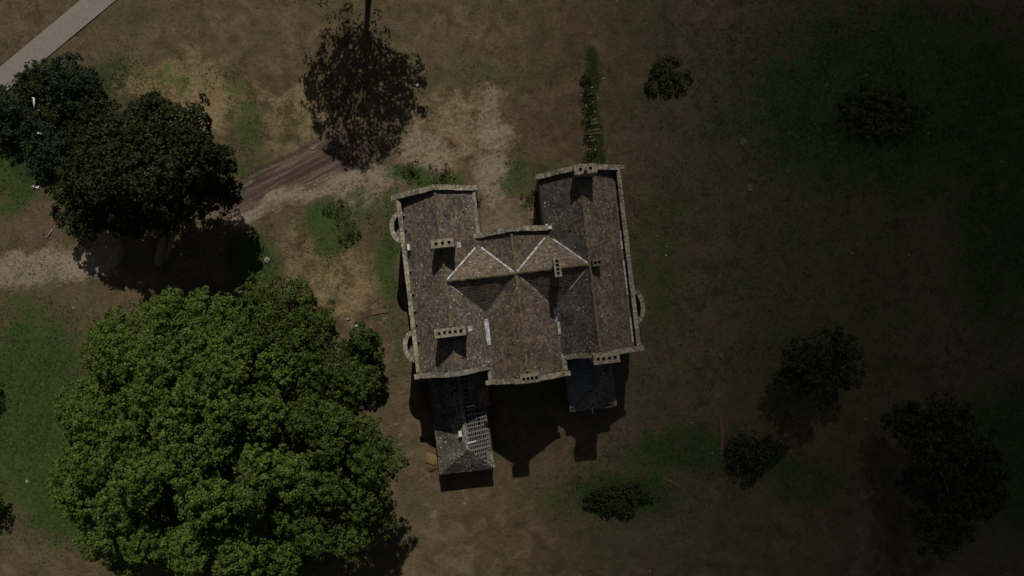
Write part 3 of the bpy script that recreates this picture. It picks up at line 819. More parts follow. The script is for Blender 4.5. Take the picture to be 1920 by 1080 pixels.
# bare battens and rafters
Dn = nrm(np.array([1.0, 0, -pe])); Nn = nrm(np.array([pe, 0, 1.0]))
slope = math.hypot(ue-ur, ZA-ZE)
nb = 13
ba = MB()
rg = np.random.default_rng(5)
def hip_y(u): return ys + (fe(u)-ZE)/ph
for i in range(nb):
    s = slope*(i+.7)/nb
    c = np.array([ur,0,ZA]) + Dn*s + Nn*.02
    ya = hip_y(c[0]) + .05; yb = bare_n + rg.uniform(-.1,.3) if c[0] > ur+.75 else yn-rg.uniform(.2,1.5)
    y_ = ya
    while y_ < yb-.4:
        ln = min(rg.uniform(1.2, 2.6), yb-y_)
        if rg.random() > .07:
            m_ = np.array([c[0], y_+ln/2, c[2]]) + np.array([rg.normal(0,.012),0,0])
            V, F = boxes_arrays(m_[None], nrm(np.array([[rg.normal(0,.012),1.0,0]])), Dn[None], Nn[None], ln/2-.01, .028, .014)
            ba.add(V, F)
        y_ += ln
for k_, y_ in enumerate(np.arange(ys+.5, yn-.3, .43)):
    s0 = 0.0; s1 = slope
    u_end = ue if y_ > ys+ph*0 + (yr-ys) else None
    # rafters stop at the hip
    umax = ue; umin = ur
    if y_ < yr:
        umin = ue - (fh(y_)-ZE)/pe
        if ue-umin < .3: continue
    sa = (umin-ur)/Dn[0]; sb = (umax-ur)/Dn[0]
    wbig = .045 if k_ % 4 else .075
    m_ = np.array([ur,0,ZA]) + Dn*(sa+sb)/2 - Nn*.035 + np.array([0,y_+rg.normal(0,.03),0])
    V, F = boxes_arrays(m_[None], np.array([[0,1.0,0]]), Dn[None], Nn[None], wbig, (sb-sa)/2-.03, .04)
    ba.add(V, F)
bt = ba.build('roof_batten', M['wood'], annex)
pv = MB()
V, F = bar_boxes((ur+.02,yn-.3,ZA+.07), (ur+.02,yr,ZA+.07), .24, .07, .45, None, '', None, jit=.02, seed=8); pv.add(V[:8*20], F[:6*20])
pv.build('ridge_tiles', M['coping_grey'], annex)
# pale roof boards lying over the battens, and the stone kerb of the east eave
for (qx, qy, w_, h_) in [(882,762,.75,.12),(884,829,.9,.12),(864,811,.28,.55)]:
    pb = MB(); q = L(qx, qy, 3.6); zt = fe(q[0])+.075
    pb.add([(q[0]-w_/2,q[1]-h_/2,fe(q[0]-w_/2)+.06),(q[0]+w_/2,q[1]-h_/2,fe(q[0]+w_/2)+.06),(q[0]+w_/2,q[1]+h_/2,fe(q[0]+w_/2)+.06),(q[0]-w_/2,q[1]+h_/2,fe(q[0]-w_/2)+.06),
            (q[0]-w_/2,q[1]-h_/2,fe(q[0]-w_/2)+.09),(q[0]+w_/2,q[1]-h_/2,fe(q[0]+w_/2)+.09),(q[0]+w_/2,q[1]+h_/2,fe(q[0]+w_/2)+.09),(q[0]-w_/2,q[1]+h_/2,fe(q[0]-w_/2)+.09)],
           [(3,2,1,0),(4,5,6,7),(0,1,5,4),(1,2,6,5),(2,3,7,6),(3,0,4,7)])
    pb.build('roof_board', M['white'], annex)
coping_part([((ue-.1,ys+1.6,ZE+.04),(ue-.1,ys+.1,ZE+.04))], M['coping'], 'eave_kerb', annex, width=.24, thick=.14, seg=.6)
coping_part([((ue-.08,yn-.2,ZE+.04),(ue-.08,ys+1.65,ZE+.04))], M['timber'], 'eave_plate', annex, width=.14, thick=.12, seg=2)
coping_part([((uw+.05,yn-.2,ZE-.03),(uw+.05,ys+.1,ZE-.03))], M['coping_grey'], 'eave_stone', annex, width=.16, thick=.06, seg=.7)

# ------------------------------------------------------------------ east annex
lean = empty('hipped_annex', (HO[0], HO[1], 0), 'small dark hipped annex behind the east wing, half sheet lead and half mossy slate', 'outbuilding', rz=HROT)
ZE2, ZA2 = 3.0, 4.7
q0 = L(1058, 712, ZE2); q1 = L(1062, 770, ZE2); q2 = L(1155, 762, ZE2)
uw2 = (q0[0]+q1[0])/2; ue2 = q2[0]; ys2 = (q1[1]+q2[1])/2; yn2 = -8.19
ur2 = L(1104, 700, ZA2)[0]; yr2 = ys2 + 2.1
uw2 = max(uw2, VALR+.46)
mb = MB(); mb.box(uw2+.1, ue2-.1, ys2+.1, yn2, -.3, ZE2-.03); mb.build('wall', M['wall'], lean)
pw2 = (ZA2-ZE2)/(ur2-uw2); pe2 = (ZA2-ZE2)/(ue2-ur2); ph2 = (ZA2-ZE2)/(yr2-ys2)
mb = MB()
mb.add([(uw2,yn2,ZE2),(uw2,ys2,ZE2),(ur2,yr2,ZA2),(ur2,yn2,ZA2),(uw2,yn2,ZE2-.06),(uw2,ys2,ZE2-.06),(ur2,yr2,ZA2-.06),(ur2,yn2,ZA2-.06)],
       [(0,1,2,3),(7,6,5,4),(0,4,5,1),(1,5,6,2),(2,6,7,3),(3,7,4,0)])
mb.build('lead_roof', M['lead_blue'], lean)
for f in (.33,.66):
    y_ = yn2-(yn2-ys2)*f*.8
    mb = MB(); mb.tube([(uw2+.02,y_,ZE2+.02),(ur2-.25 if f < .5 else ur2-1.0,y_,(ZA2-.25*pw2 if f < .5 else ZA2-1.0*pw2)+.02)], .03, 6)
    mb.build('lead_roll', M['lead_blue'], lean)
tile_slope('roof', M['slate_dull'], (ur2, yn2, ZA2), (0,-1), (1,0), yn2-ys2, ue2-ur2, pe2, lambda u,y: (ZE2+pe2*(ue2-u)) <= ZE2+ph2*(y-ys2)+.04, lean, seed=31)
tile_slope('roof', M['slate_dull'], (uw2, yr2, ZA2), (1,0), (0,-1), ue2-uw2, yr2-ys2, ph2, lambda u,y: (ZE2+ph2*(y-ys2) <= ZE2+pw2*(u-uw2)+.02) & (ZE2+ph2*(y-ys2) <= ZE2+pe2*(ue2-u)+.02), lean, seed=32)
mb = MB()
mb.add([(ur2,yn2,ZA2-.05),(ur2,yr2,ZA2-.05),(ue2,ys2,ZE2-.05),(ue2,yn2,ZE2-.05)], [(0,1,2,3)]); mb.add([(uw2,ys2,ZE2-.07),(ue2,ys2,ZE2-.07),(ur2,yr2,ZA2-.07)], [(0,1,2)])
mb.build('roof_deck', M['deck'], lean)
coping_part([((ue2-.02,yn2,ZE2+.02),(ue2-.02,ys2,ZE2+.02))], M['coping_grey'], 'eave_stone', lean, width=.2, thick=.1, seg=.7)
coping_part([((uw2+.05,ys2,ZE2+.0),(ue2-.1,ys2,ZE2+.0))], M['coping_grey'], 'eave_stone', lean, width=.16, thick=.1, seg=.7)
q = L(1110, 765, ZE2)
mb = MB(); mb.tube([(q[0],ys2+.1,ZE2+.1),(q[0]+.02,ys2-.55,ZE2+.02)], .05, 8); mb.build('overflow_pipe', M['white'], lean)

# ------------------------------------------------------------------ trees and shrubs
def leaves(C, N, size, name, mat, parent, seed):
    rg = np.random.default_rng(seed)
    n = len(C)
    N = nrm(N*.9 + rg.normal(0, .42, (n, 3)) + np.array([0,0,.15]))
    T = nrm(np.cross(N, rg.normal(0, 1, (n, 3))))
    B = np.cross(N, T)
    s = size * rg.uniform(.65, 1.35, n)[:, None]
    w = s*.42
    V = np.stack([C - T*s*.5, C + B*w - T*s*.05 + N*s*.06, C + T*s*.5 - N*s*.08, C - B*w - T*s*.05 + N*s*.06], 1).reshape(-1, 3)
    F = np.arange(n*4).reshape(n, 4)
    return mesh(name, V, F, mat, parent)

def crown_points(lobes, dens, rc, per, seed, zmin=.3, hollow=.55, low=-.35, lsize=.2, fill=1.0):
    dens = dens*1.5; per = per*1.5
    rg = np.random.default_rng(seed)
    Cs, Ns = [], []
    # billows: every main lobe carries smaller ones over its upper side
    sub = []
    for (cx, cy, cz, rx, ry, rz_) in lobes:
        if rx < 1.2: continue
        nsb = int(5 + rx*1.6)
        for _ in range(nsb):
            d = nrm(rg.normal(0, 1, 3)); d[2] = abs(d[2])*.9 - .12
            q = rg.uniform(.26, .42)
            sub.append((cx+d[0]*rx*.74, cy+d[1]*ry*.74, cz+d[2]*rz_*.74, rx*q, ry*q, rz_*q))
    core = [(cx, cy, cz, rx*.82, ry*.82, rz_*.82) for (cx, cy, cz, rx, ry, rz_) in lobes]
    # inner foliage that closes the crown
    for (cx, cy, cz, rx, ry, rz_) in core:
        k = int(190*rx*ry*(.2/lsize)**2*fill)
        d = nrm(rg.normal(0, 1, (k, 3))); r3 = rg.uniform(.35, .85, k)[:, None]
        p = np.array([cx,cy,cz]) + d*r3*np.array([rx,ry,rz_])
        ok = p[:, 2] > zmin
        Cs.append(p[ok]); Ns.append((d*.3+np.array([0,0,.8]))[ok])
    lobes = core + sub
    lob = np.array(lobes, float)
    for (cx, cy, cz, rx, ry, rz_) in lobes:
        area = 2.6*math.pi*((rx*ry)+(rx*rz_)+(ry*rz_))/3
        nc = max(4, int(area*dens))
        d = nrm(rg.normal(0, 1, (nc*2, 3))); d = d[d[:, 2] > low][:nc]
        nc = len(d)
        rad = rg.uniform(.80, 1.08, nc)[:, None] * (1 + .10*np.sin(d[:, :1]*5+cx) * np.cos(d[:, 1:2]*4+cy))
        c = np.array([cx,cy,cz]) + d*np.array([rx,ry,rz_])*rad
        # drop clumps deep within other lobes
        keep = np.ones(nc, bool)
        for (ox, oy, oz, ax, ay, az) in lob:
            if (ox, oy, oz) == (cx, cy, cz): continue
            q = ((c[:,0]-ox)/ax)**2 + ((c[:,1]-oy)/ay)**2 + ((c[:,2]-oz)/az)**2
            keep &= q > hollow
        c = c[keep]; d = d[keep]
        rr = rc*rg.uniform(.6, 1.35, len(c))
        k = np.maximum(5, (per*rg.uniform(.5, 1.4, len(c))).astype(int))
        ci = np.repeat(np.arange(len(c)), k)
        e = nrm(rg.normal(0, 1, (len(ci), 3)) + d[ci]*.7)
        p = c[ci] + e*(rr[ci]*rg.uniform(.35, 1.0, len(ci))**.6)[:, None]*np.array([1,1,.8])
        ok = p[:, 2] > zmin
        Cs.append(p[ok]); Ns.append(e[ok])
    return np.vstack(Cs), np.vstack(Ns)

def tree(name, label, cat, base, lobes, mat, dens=.55, rc=.62, per=26, size=.27, seed=1, trunk_r=.45, group=None, fork=.35, bark='bark', via=None, low=-.35, zmin=.4, limbs=True, crown_name='crown', fill=1.0):
    root = empty(name, tuple(base), label, cat, group)
    lob = [(x-base[0], y-base[1], z-base[2], a, b, c) for (x, y, z, a, b, c) in lobes]
    C, N = crown_points(lob, dens, rc, per, seed, low=low, zmin=zmin, lsize=size, fill=fill)
    leaves(C, N, size, crown_name, M[mat], root, seed+100)
    cen = np.mean([l[:3] for l in lob], 0); top = max(l[2] for l in lob)
    rg = np.random.default_rng(seed+7)
    mb = MB()
    if via is not None:
        v = np.array(via) - np.array(base); fk = v
    else:
        fk = np.array([cen[0]*fork, cen[1]*fork, top*fork])
    mb.tube([(0,0,-.3), fk*.35+(0,0,.0), fk], [trunk_r*1.25, trunk_r, trunk_r*.75], 9)
    if via is not None:      # second stem of the fork
        mb.tube([(.45,.1,-.3), fk*.4+(.75,.05,.0), fk*.98+(1.0,.15,.2)], [trunk_r*.8, trunk_r*.62, trunk_r*.5], 8)
    for l in lob:
        c = np.array(l[:3]); mid = (fk+c)/2 + rg.normal(0, .35, 3) + (0,0,-.2)
        tip = c + (c-fk)*.04
        mb.tube([fk*.97, mid, c, tip], [trunk_r*.5, trunk_r*.32, trunk_r*.16, trunk_r*.06], 6)
        if limbs:
            for _ in range(3):
                dv = nrm(rg.normal(0,1,3)-(0,0,.2))*np.array(l[3:])*.5
                mb.tube([mid*.3+c*.7, c+dv*.5, c+dv], [trunk_r*.14, trunk_r*.08, trunk_r*.03], 5)
    mb.build('trunk', M[bark], root, smooth=True)
    return root

def lobes_px(items, zs=1.0):
    """(px, py, z, r_px[, flat]) -> ellipsoids in metres"""
    out = []
    for it in items:
        x, y, z, r = it[:4]; fl = it[4] if len(it) > 4 else .8
        p = P(x, y, z); rm = r*(CAM_H-z)/FPX
        out.append((p[0], p[1], z, rm, rm, max(.4, rm*fl)))
    return out

# the broad tree west of the house
def in_poly(x, y, poly):
    c = False
    for (x0, y0), (x1, y1) in zip(poly, poly[1:]+poly[:1]):
        if (y0 > y) != (y1 > y) and x < (x1-x0)*(y-y0)/(y1-y0)+x0: c = not c
    return c
def billows(poly, cx, cy, Rx, Ry, ztop, drop, r, gap, seed):
    # rounded boughs set over a dome, with a lower layer that closes the crown beneath them
    rg = np.random.default_rng(seed)
    xs = [p[0] for p in poly]; ys_ = [p[1] for p in poly]
    pts = []
    for _ in range(4000):
        x, y = rg.uniform(min(xs), max(xs)), rg.uniform(min(ys_), max(ys_))
        if in_poly(x, y, poly) and all((x-a)**2+(y-b)**2 > (gap*g)**2 for a, b, g in pts):
            pts.append((x, y, rg.uniform(.8, 1.25)))
    items = []
    for x, y, g in pts:
        q = min(1.0, ((x-cx)/Rx)**2 + ((y-cy)/Ry)**2)
        z = ztop - drop*q + rg.normal(0, .7)
        items.append((x, y, z, r*g, .92))
        items.append((x+rg.normal(0,25), y+rg.normal(0,25), max(2.8, z-2.6), r*1.05, .7))
    return lobes_px(items)
bigp = [(250,625),(330,600),(440,590),(520,640),(560,690),(535,760),(540,830),(560,930),(530,1040),(450,1060),(300,1050),(190,1010),(150,950),(145,885),(180,830),(172,755),(200,700),(210,650)]
big = billows(bigp, 380, 800, 300, 300, 13.5, 6.5, 47, 62, 3)
big += lobes_px([(232,608,6,40),(300,602,7,46),(372,592,8,50),(432,596,8,46),(195,665,6,42),(158,752,6,42),(205,745,8,50),(258,765,9.5,52),(270,690,9,52),(330,660,10,54),(140,885,6,42),(190,815,8,46),(170,940,7,46),
                 (250,720,6.5,60,.6),(330,720,7.5,70,.6),(300,850,7.5,75,.6),(400,880,8,75,.6),(420,740,8,70,.6),(220,880,6.5,65,.6),(290,960,7,70,.6),(420,980,7.5,75,.6),(480,830,8,70,.6),(330,620,5,60,.6),(440,650,6,60,.6),(220,640,4.5,45,.6)])
tree('broadleaf_tree', 'huge spreading sunlit broadleaf tree filling the lower left', 'tree', P(430,770,0), big, 'leaf_big', dens=1.25, rc=.34, per=28, size=.19, seed=11, trunk_r=.75, low=-.15, limbs=False)
tr2 = lobes_px([(485,565,7.5,46),(540,575,8.5,55),(590,600,7.5,48),(500,620,9,60),(560,640,9.5,60),(610,650,7,40)])
tree('broadleaf_tree', 'round leafy tree at the top right of the huge spreading one', 'tree', P(570,610,0), tr2, 'leaf_mid', dens=1.0, rc=.4, per=28, size=.20, seed=12, trunk_r=.35, low=-.2)
tr3p = [(575,690),(640,690),(690,730),(722,800),(705,860),(690,945),(660,1000),(600,1050),(540,1040),(575,930),(560,830),(560,750)]
tr3 = billows(tr3p, 610, 850, 160, 230, 11.5, 4.5, 44, 60, 5)
tree('broadleaf_tree', 'deeper green broadleaf tree standing between the huge one and the ruined annex', 'tree', P(640,800,0), tr3, 'leaf_mid', dens=1.2, rc=.34, per=28, size=.19, seed=13, trunk_r=.5, low=-.2, limbs=False)
ev = lobes_px([(680,640,4.5,30,1.0),(695,655,3.5,26),(670,668,3.5,32),(695,685,3.0,26),(660,690,3.0,30)])
tree('small_tree', 'small bushy green tree squeezed between the huge tree and the bare track', 'tree', P(690,655,0), ev, 'leaf_fresh', dens=1.2, rc=.42, per=26, size=.22, seed=14, trunk_r=.18, low=-.2)

# the dark leaning tree
dk = lobes_px([(195,300,7.5,62),(175,355,6.5,50),(290,245,9.5,62),(355,235,9,50),(378,295,8.5,56),(295,320,11,85),(230,330,9.5,62),(340,365,8.5,60),(250,385,7.5,48),(395,350,6.5,40),(180,395,4.5,46),(285,215,7,36),(150,330,5,40),(225,260,7,40),(345,300,11,66),(330,330,10,60),(150,400,3.2,40),(130,370,3.2,34),(420,345,5,34),(300,400,7.5,42),(415,310,7,30),(200,385,4,48),(260,392,4.5,48),(235,415,3,34),(375,345,5,50),(330,372,4.5,45),(420,372,3.6,30)])
tree('evergreen_tree', 'dark dense evergreen tree with a leaning forked trunk beside the pale track', 'tree', P(297,492,0), dk, 'leaf_dark', dens=.9, rc=.48, per=26, size=.25, seed=15, trunk_r=.42,
     via=P(314,420,4.2), bark='bark_grey', low=-.2, zmin=1.2)
# tree north of the frame's strip, its shade lies on the track
nt = [(-14.6,30.5,11.5,4.4,4.2,3.4),(-17.6,31.5,9.5,3.2,3,2.6),(-11.4,31,9.6,3.2,3,2.6),(-13,34,11.5,3.8,4,3.5),(-17,34.5,10.5,3.4,3.6,3),(-16.2,29.2,10.6,3,2.6,2.4),(-12.6,29.0,11,2.8,2.4,2.4),(-14.6,28.4,11.8,2.6,2.2,2),(-18,31,7.5,2.8,2.6,2),(-11.2,31,7.6,2.8,2.6,2),(-14.5,32.5,7,3.2,3,2),(-15,36,9,3.5,3,3)]
tree('broadleaf_tree', 'leafy tree at the top edge whose shade falls across the muddy track', 'tree', (-14.5,32.0,0), nt, 'leaf_mid', dens=.36, rc=.55, per=20, size=.25, seed=16, trunk_r=.3, low=-.4, fill=.4)

# shrubs
def shrub(name, label, px_, py_, r, h, mat, seed, group=None, cat='shrub', size=.20, dens=1.0, per=22, n=4, sq=1.0, rc=.36, bark='bark', fill=1.0):
    rg = np.random.default_rng(seed)
    rm = r*CAM_H/FPX
    base = P(px_, py_, 0)
    lob = []
    for i in range(n):
        a = 2*math.pi*i/n + rg.uniform(-.5,.5); d = rm*rg.uniform(.35,.6)
        q = rm*rg.uniform(.45,.65)
        lob.append((base[0]+d*math.cos(a), base[1]+d*math.sin(a)*sq, h*rg.uniform(.45,.7), q, q*sq, max(.3,h*.35)))
    lob.append((base[0], base[1], h*.68, rm*.55, rm*.55*sq, h*.35))
    return tree(name, label, cat, base, lob, mat, dens=dens, rc=rc, per=per, size=size, seed=seed, trunk_r=max(.04, min(.14, rm*.05)), group=group, zmin=.05, limbs=False, crown_name='foliage', bark=bark, low=-.3, fill=fill)

UL = 'shrubs in the thicket at the upper left'
SH = [(150,170,52,3.2,'leaf_blue','tall blue green bush at the right end of the upper left thicket'),
      (205,225,40,2.4,'leaf_dark','blackish bush between the thicket and the dark evergreen tree'),
      (75,172,36,2.4,'leaf_dark','dark bush just below the pale lane corner'),
      (20,215,50,2.6,'leaf_blue','blue green bush on the left picture edge below the lane corner'),
      (75,240,40,2.0,'leaf_blue','blue green bush under the curved white branch'),
      (110,215,38,1.8,'leaf_olive','olive bush in the middle of the thicket'),
      (120,285,40,2.2,'leaf_blue','bluish bush touching the left side of the dark evergreen'),
      (75,280,26,1.2,'leaf_olive','low olive bush on the edge of the green lawn'),
      (85,318,26,1.5,'leaf_blue','lowest blue green bush above the white plank'),
      (95,155,38,1.6,'leaf_olive','low olive bush at the top of the thicket'),
      (22,258,22,1.0,'leaf_olive','small olive bush beside the bright green lawn'),
      (165,265,34,2.4,'leaf_dark','dark bush tucked under the evergreen crown')]
for i, (x, y, r, h, m, lab) in enumerate(SH):
    shrub('shrub', lab, x, y, r, h, m, 40+i, UL, n=5)
shrub('shrub', 'dark rounded bush cut off by the left picture edge', -8, 700, 34, 3.5, 'leaf_dark', 60)
shrub('shrub', 'dark bush in the lower left corner beside the huge tree', -6, 935, 36, 3.0, 'leaf_dark', 61)
# east side
def dark_tree(label, base_px, items, seed, mat='leaf_black', name='small_tree'):
    return tree(name, label, 'tree', P(*base_px, 0), lobes_px(items), mat, dens=.9, rc=.45, per=24, size=.22, seed=seed, trunk_r=.22, low=-.2, bark='bark')
dark_tree('black green thorny tree alone on the shaded east lawn', (1515,690), [(1500,680,3.5,42),(1545,665,4,45),(1580,690,3.5,40),(1530,715,4,45),(1480,705,3,30),(1575,650,3,32)], 71)
dark_tree('larger dark tree with a bleached bare branch in the lower right', (1735,850), [(1720,800,5,50),(1765,785,5.5,48),(1800,830,6,58),(1750,860,6.5,58),(1680,790,3.5,32),(1830,880,5,48),(1790,920,5.5,58),(1850,930,4,40),(1720,900,4,40),(1760,980,5,60)], 72)
shrub('shrub', 'dark rounded bush inside the curved brick edging', 1405, 850, 52, 1.4, 'leaf_black', 73, n=6)
shrub('shrub', 'low dark bush at the bottom edge south of the hipped annex', 1160, 932, 60, 1.0, 'leaf_olive', 74, n=6, sq=.55)
shrub('shrub', 'low loose bush at the top edge above the north lawn', 1252, 148, 42, .3, 'leaf_weed', 75, n=7, sq=.8, dens=.16, fill=.03)
shrub('weed_clump', 'wide low clump of weeds on the shaded upper right lawn', 1640, 215, 80, .4, 'leaf_weed', 76, n=9, cat='weeds', sq=.7, dens=.3, fill=.08)
shrub('shrub', 'small dark bush right of the brick edging with a pale stone at its foot', 1455, 838, 18, .9, 'leaf_olive', 77)
for i, (x, y, r, lab) in enumerate([(772,322,20,'leafy weeds at the left north corner of the west wing'),(830,328,22,'leafy weeds along the north gable of the west wing'),(885,372,14,'dark weeds in the courtyard corner by the west wing'),(992,372,14,'dark weeds in the courtyard corner by the east wing'),(632,395,22,'green weeds at the end of the sandy track'),(655,440,20,'green weeds between the sandy track and the house')]):
    shrub('weed_clump', lab, x, y, r*1.25, .34, 'leaf_olive' if i != 4 else 'leaf_fresh', 80+i, 'weed clumps north and west of the house', 'weeds', size=.15, dens=.7, per=8, n=7, rc=.3, fill=.05)
for i, y in enumerate((150,178,205,232,262,290)):
    shrub('weed_clump', ['dark weeds at the top end of the stony strip','dark weeds on the stony strip, second from its top end','dark weeds on the stony strip above its cross slabs','dark weeds on the stony strip beside the cross slabs','dark weeds on the stony strip below the cross slabs','dark weeds at the house end of the stony strip'][i],
          1098+i*1.5, y, 11, .22, 'leaf_olive', 90+i, 'weeds on the stony strip', 'weeds', size=.14, dens=.45, per=8, n=5, rc=.25, fill=.1)

# ------------------------------------------------------------------ grass and litter
def zat(x, y):
    ix = np.clip(((x-gx[0])/STEP), 0, nxg-2); iy = np.clip(((y-gy[0])/STEP), 0, nyg-2)
    i = ix.astype(int); j = iy.astype(int); fx = ix-i; fy = iy-j
    return (GZ[j,i]*(1-fx)+GZ[j,i+1]*fx)*(1-fy) + (GZ[j+1,i]*(1-fx)+GZ[j+1,i+1]*fx)*fy

hl = lambda X, Y: ((X-HO[0])*CU[0]+(Y-HO[1])*CU[1], -((X-HO[0])*CV[0]+(Y-HO[1])*CV[1]))
def off_house(X, Y):
    u, y = hl(X, Y)
    main = (u > uW-.3) & (u < uE+.3) & (y > -9.9) & (y < 9.0)
    court = (u > -2.6) & (u < 2.9) & (y > 4.2) & (y < 9.5)
    an = (u > uw-.1) & (u < ue+.1) & (y > ys-.1) & (y < -8)
    an2 = (u > uw2-.1) & (u < ue2+.1) & (y > ys2-.1) & (y < -8)
    return ~((main & ~court) | an | an2)

def grass_obj(name, n, weight, h, mat, blades, seed, wid=.03):
    rg = np.random.default_rng(seed)
    X = rg.uniform(-54, 54, n); Y = rg.uniform(-29, 37, n)
    m = masks(X, Y)
    w = weight(m) * (.25 + 1.5*np.clip((nz[6].fbm(X*.5, Y*.5)-.35)*2.2, 0, 1))
    ok = (rg.random(n) < w) & off_house(X, Y)
    X, Y = X[ok], Y[ok]; n = len(X)
    Z = zat(X, Y)
    b = np.repeat(np.arange(n), blades)
    nb_ = len(b)
    az = rg.uniform(0, 2*math.pi, nb_); ln = h*rg.uniform(.5, 1.5, nb_); el = rg.uniform(.25, 1.2, nb_)
    base = np.stack([X[b]+rg.normal(0,.06,nb_), Y[b]+rg.normal(0,.06,nb_), Z[b]-.02], -1)
    d = np.stack([np.cos(az)*np.cos(el), np.sin(az)*np.cos(el), np.sin(el)], -1)
    s = np.stack([-np.sin(az), np.cos(az), np.zeros(nb_)], -1)*wid*rg.uniform(.6,1.4,nb_)[:,None]
    V = np.stack([base-s, base+s, base+d*ln[:,None]*.6+s*.8, base+d*ln[:,None]-np.array([0,0,1])*(ln*.12)[:,None]], 1).reshape(-1,3)
    F = np.arange(nb_*4).reshape(nb_,4)
    o = mesh(name, V, F, mat)
    return o
M['grass_green'] = leaf_mat('green_grass', [(.25,(.016,.034,.008)),(.6,(.032,.064,.012)),(.9,(.065,.105,.022))], .2, .6, .2)
M['grass_dry'] = leaf_mat('dry_grass', [(.25,(.05,.042,.020)),(.6,(.125,.098,.052)),(.9,(.27,.215,.125))], .2, .7, .15)
o = grass_obj('green_grass', 230000, lambda m: np.clip(m[5]*1.0+m[6]*.8, 0, 1)*.75, .17, M['grass_green'], 3, 201, .03)
tag(o, 'short rough green grass and weeds growing in patches on the lawn', 'grass', kind='stuff')
o = grass_obj('dry_grass', 420000, lambda m: np.clip(.34 + m[3]*.5 - m[2]*.5 - m[4]*.4 - m[5]*.6, .02, 1)*.6, .13, M['grass_dry'], 3, 202, .022)
tag(o, 'sparse dry brown grass covering the ground around the house', 'grass', kind='stuff')

# small stones and rubble, too many to count
def rubble(n, weight, seed):
    rg = np.random.default_rng(seed)
    X = rg.uniform(-54, 54, n); Y = rg.uniform(-29, 37, n)
    m = masks(X, Y)
    ok = (rg.random(n) < weight(m)) & off_house(X, Y)
    X, Y = X[ok], Y[ok]; n = len(X)
    C = np.stack([X, Y, zat(X, Y)+.01], -1)
    A = nrm(np.stack([rg.normal(0,1,n), rg.normal(0,1,n), rg.normal(0,.2,n)], -1))
    B = nrm(np.cross(np.array([0,0,1.0])+rg.normal(0,.2,(n,3)), A)); N = np.cross(A, B)
    s = rg.uniform(.02, .075, n)*(1+rg.exponential(.4, n))
    V, F = boxes_arrays(C, A, B, N, s, s*rg.uniform(.5,.9,n), s*.5)
    V = V + rg.normal(0, .007, V.shape)
    o = mesh('gravel', V, F, M['stone'])
    tag(o, 'scattered small stones and rubble on the bare earth', 'stones', kind='stuff')
rubble(26000, lambda m: np.clip(m[2]*.06 + band(m[0], m[1], [(1103,150),(1110,300)], 18, 8)*.9 + .008, 0, 1)*.7, 301)

# ------------------------------------------------------------------ paths, paving, edging and odd things
def slabs(name, rects, mat, jitter=.02, th=.05, seed=0, **kw):
    rg = np.random.default_rng(seed)
    n = len(rects); r = np.array(rects, float)
    C = np.stack([r[:,0], r[:,1], np.full(n, .03)], -1); C[:,2] += rg.normal(0,.003,n)
    a = r[:,4] + rg.normal(0, jitter, n)
    A = np.stack([np.cos(a), np.sin(a), rg.normal(0,.01,n)], -1); A = nrm(A); B = nrm(np.cross(np.array([[0,0,1.0]]), A)); N = np.cross(A, B)
    V, F = boxes_arrays(C, A, B, N, r[:,2]/2, r[:,3]/2, th/2)
    return mesh(name, V, F, mat)
def court_pt(u, y): 
    return HO[0]+u*CU[0]-y*CV[0], HO[1]+u*CU[1]-y*CV[1]
rects = []
rg = np.random.default_rng(3)
for i in range(7):
    for j in range(5):
        if rg.random() < .12: continue
        x, y = court_pt(-2.35+i*.80, 4.55+j*.78)
        rects.append((x, y, .798, .778, HROT))
cp = slabs('paving', rects, M['flag'], .004, th=.03)
tag(cp, kind='structure')
rects = []
for i in range(9):
    p = P(1109+rg.normal(0,3), 225+i*6.4, 0)
    if i in (0,1,3,4,6): rects.append((p[0], p[1], rg.uniform(1.0,1.5), rg.uniform(.16,.3), HROT))
cp = slabs('stone_step', rects, M['flag'], .05)
tag(cp, 'worn stone slabs laid across the weedy strip north of the east wing', 'paving')

ln = MB()
a = P(-60, 205, 0); b = P(60, 105, 0); d = nrm(b-a); s = np.cross(d, (0,0,1))
e0 = P(-330,440,0); 
V = []
for t in np.linspace(-2.5, 6.0, 40):
    c = a+(b-a)*t; w = 1.15
    V += [tuple(c - s*w + (0,0,.11)), tuple(c + s*w + (0,0,.11))]
ln.add(V, [(2*i, 2*i+1, 2*i+3, 2*i+2) for i in range(39)])
for sg in (-1, 1):
    V = []
    for t in np.linspace(-2.5, 6.0, 40):
        c = a+(b-a)*t
        V += [tuple(c + sg*s*1.15 + (0,0,.11)), tuple(c + sg*s*1.3 + (0,0,-.1))]
    ln.add(V, [(2*i, 2*i+1, 2*i+3, 2*i+2) for i in range(39)])
o = ln.build('lane', M['road']); tag(o, kind='structure')

def bar(name, label, cat, px0, px1, w, h, mat, z=.05, group=None):
    a = P(*px0, 0); b = P(*px1, 0); n = max(1, int(np.linalg.norm(b-a)/.24))
    V, F = bar_boxes((a[0],a[1],z), (b[0],b[1],z), w, h, .24 if mat == 'brick' else 9, None, '', None, jit=.01, seed=len(label))
    o = mesh(name, V, F, M[mat]); tag(o, label, cat, group); return o
bar('brick_edging', 'short row of red bricks set in the bare track west of the house', 'edging', (697,587), (728,582), .36, .1, 'brick')
bar('brick_edging', 'long straight red brick edging on the east lawn', 'edging', (1352,780), (1354,862), .34, .1, 'brick')
bar('brick_edging', 'faint short brick edging south east of the hipped annex', 'edging', (1242,895), (1270,908), .25, .08, 'brick')
mb = MB()
pts = [P(62,188,0), P(58,182,0), P(63,184,0), P(64,193,0), P(63,203,0)]
zs_ = [2.6,2.75,2.8,2.7,2.3]
mb.tube([(p_[0]*.96,p_[1]*.96,z_) for p_, z_ in zip(pts[1:], zs_)], [.05,.08,.1,.04], 7)
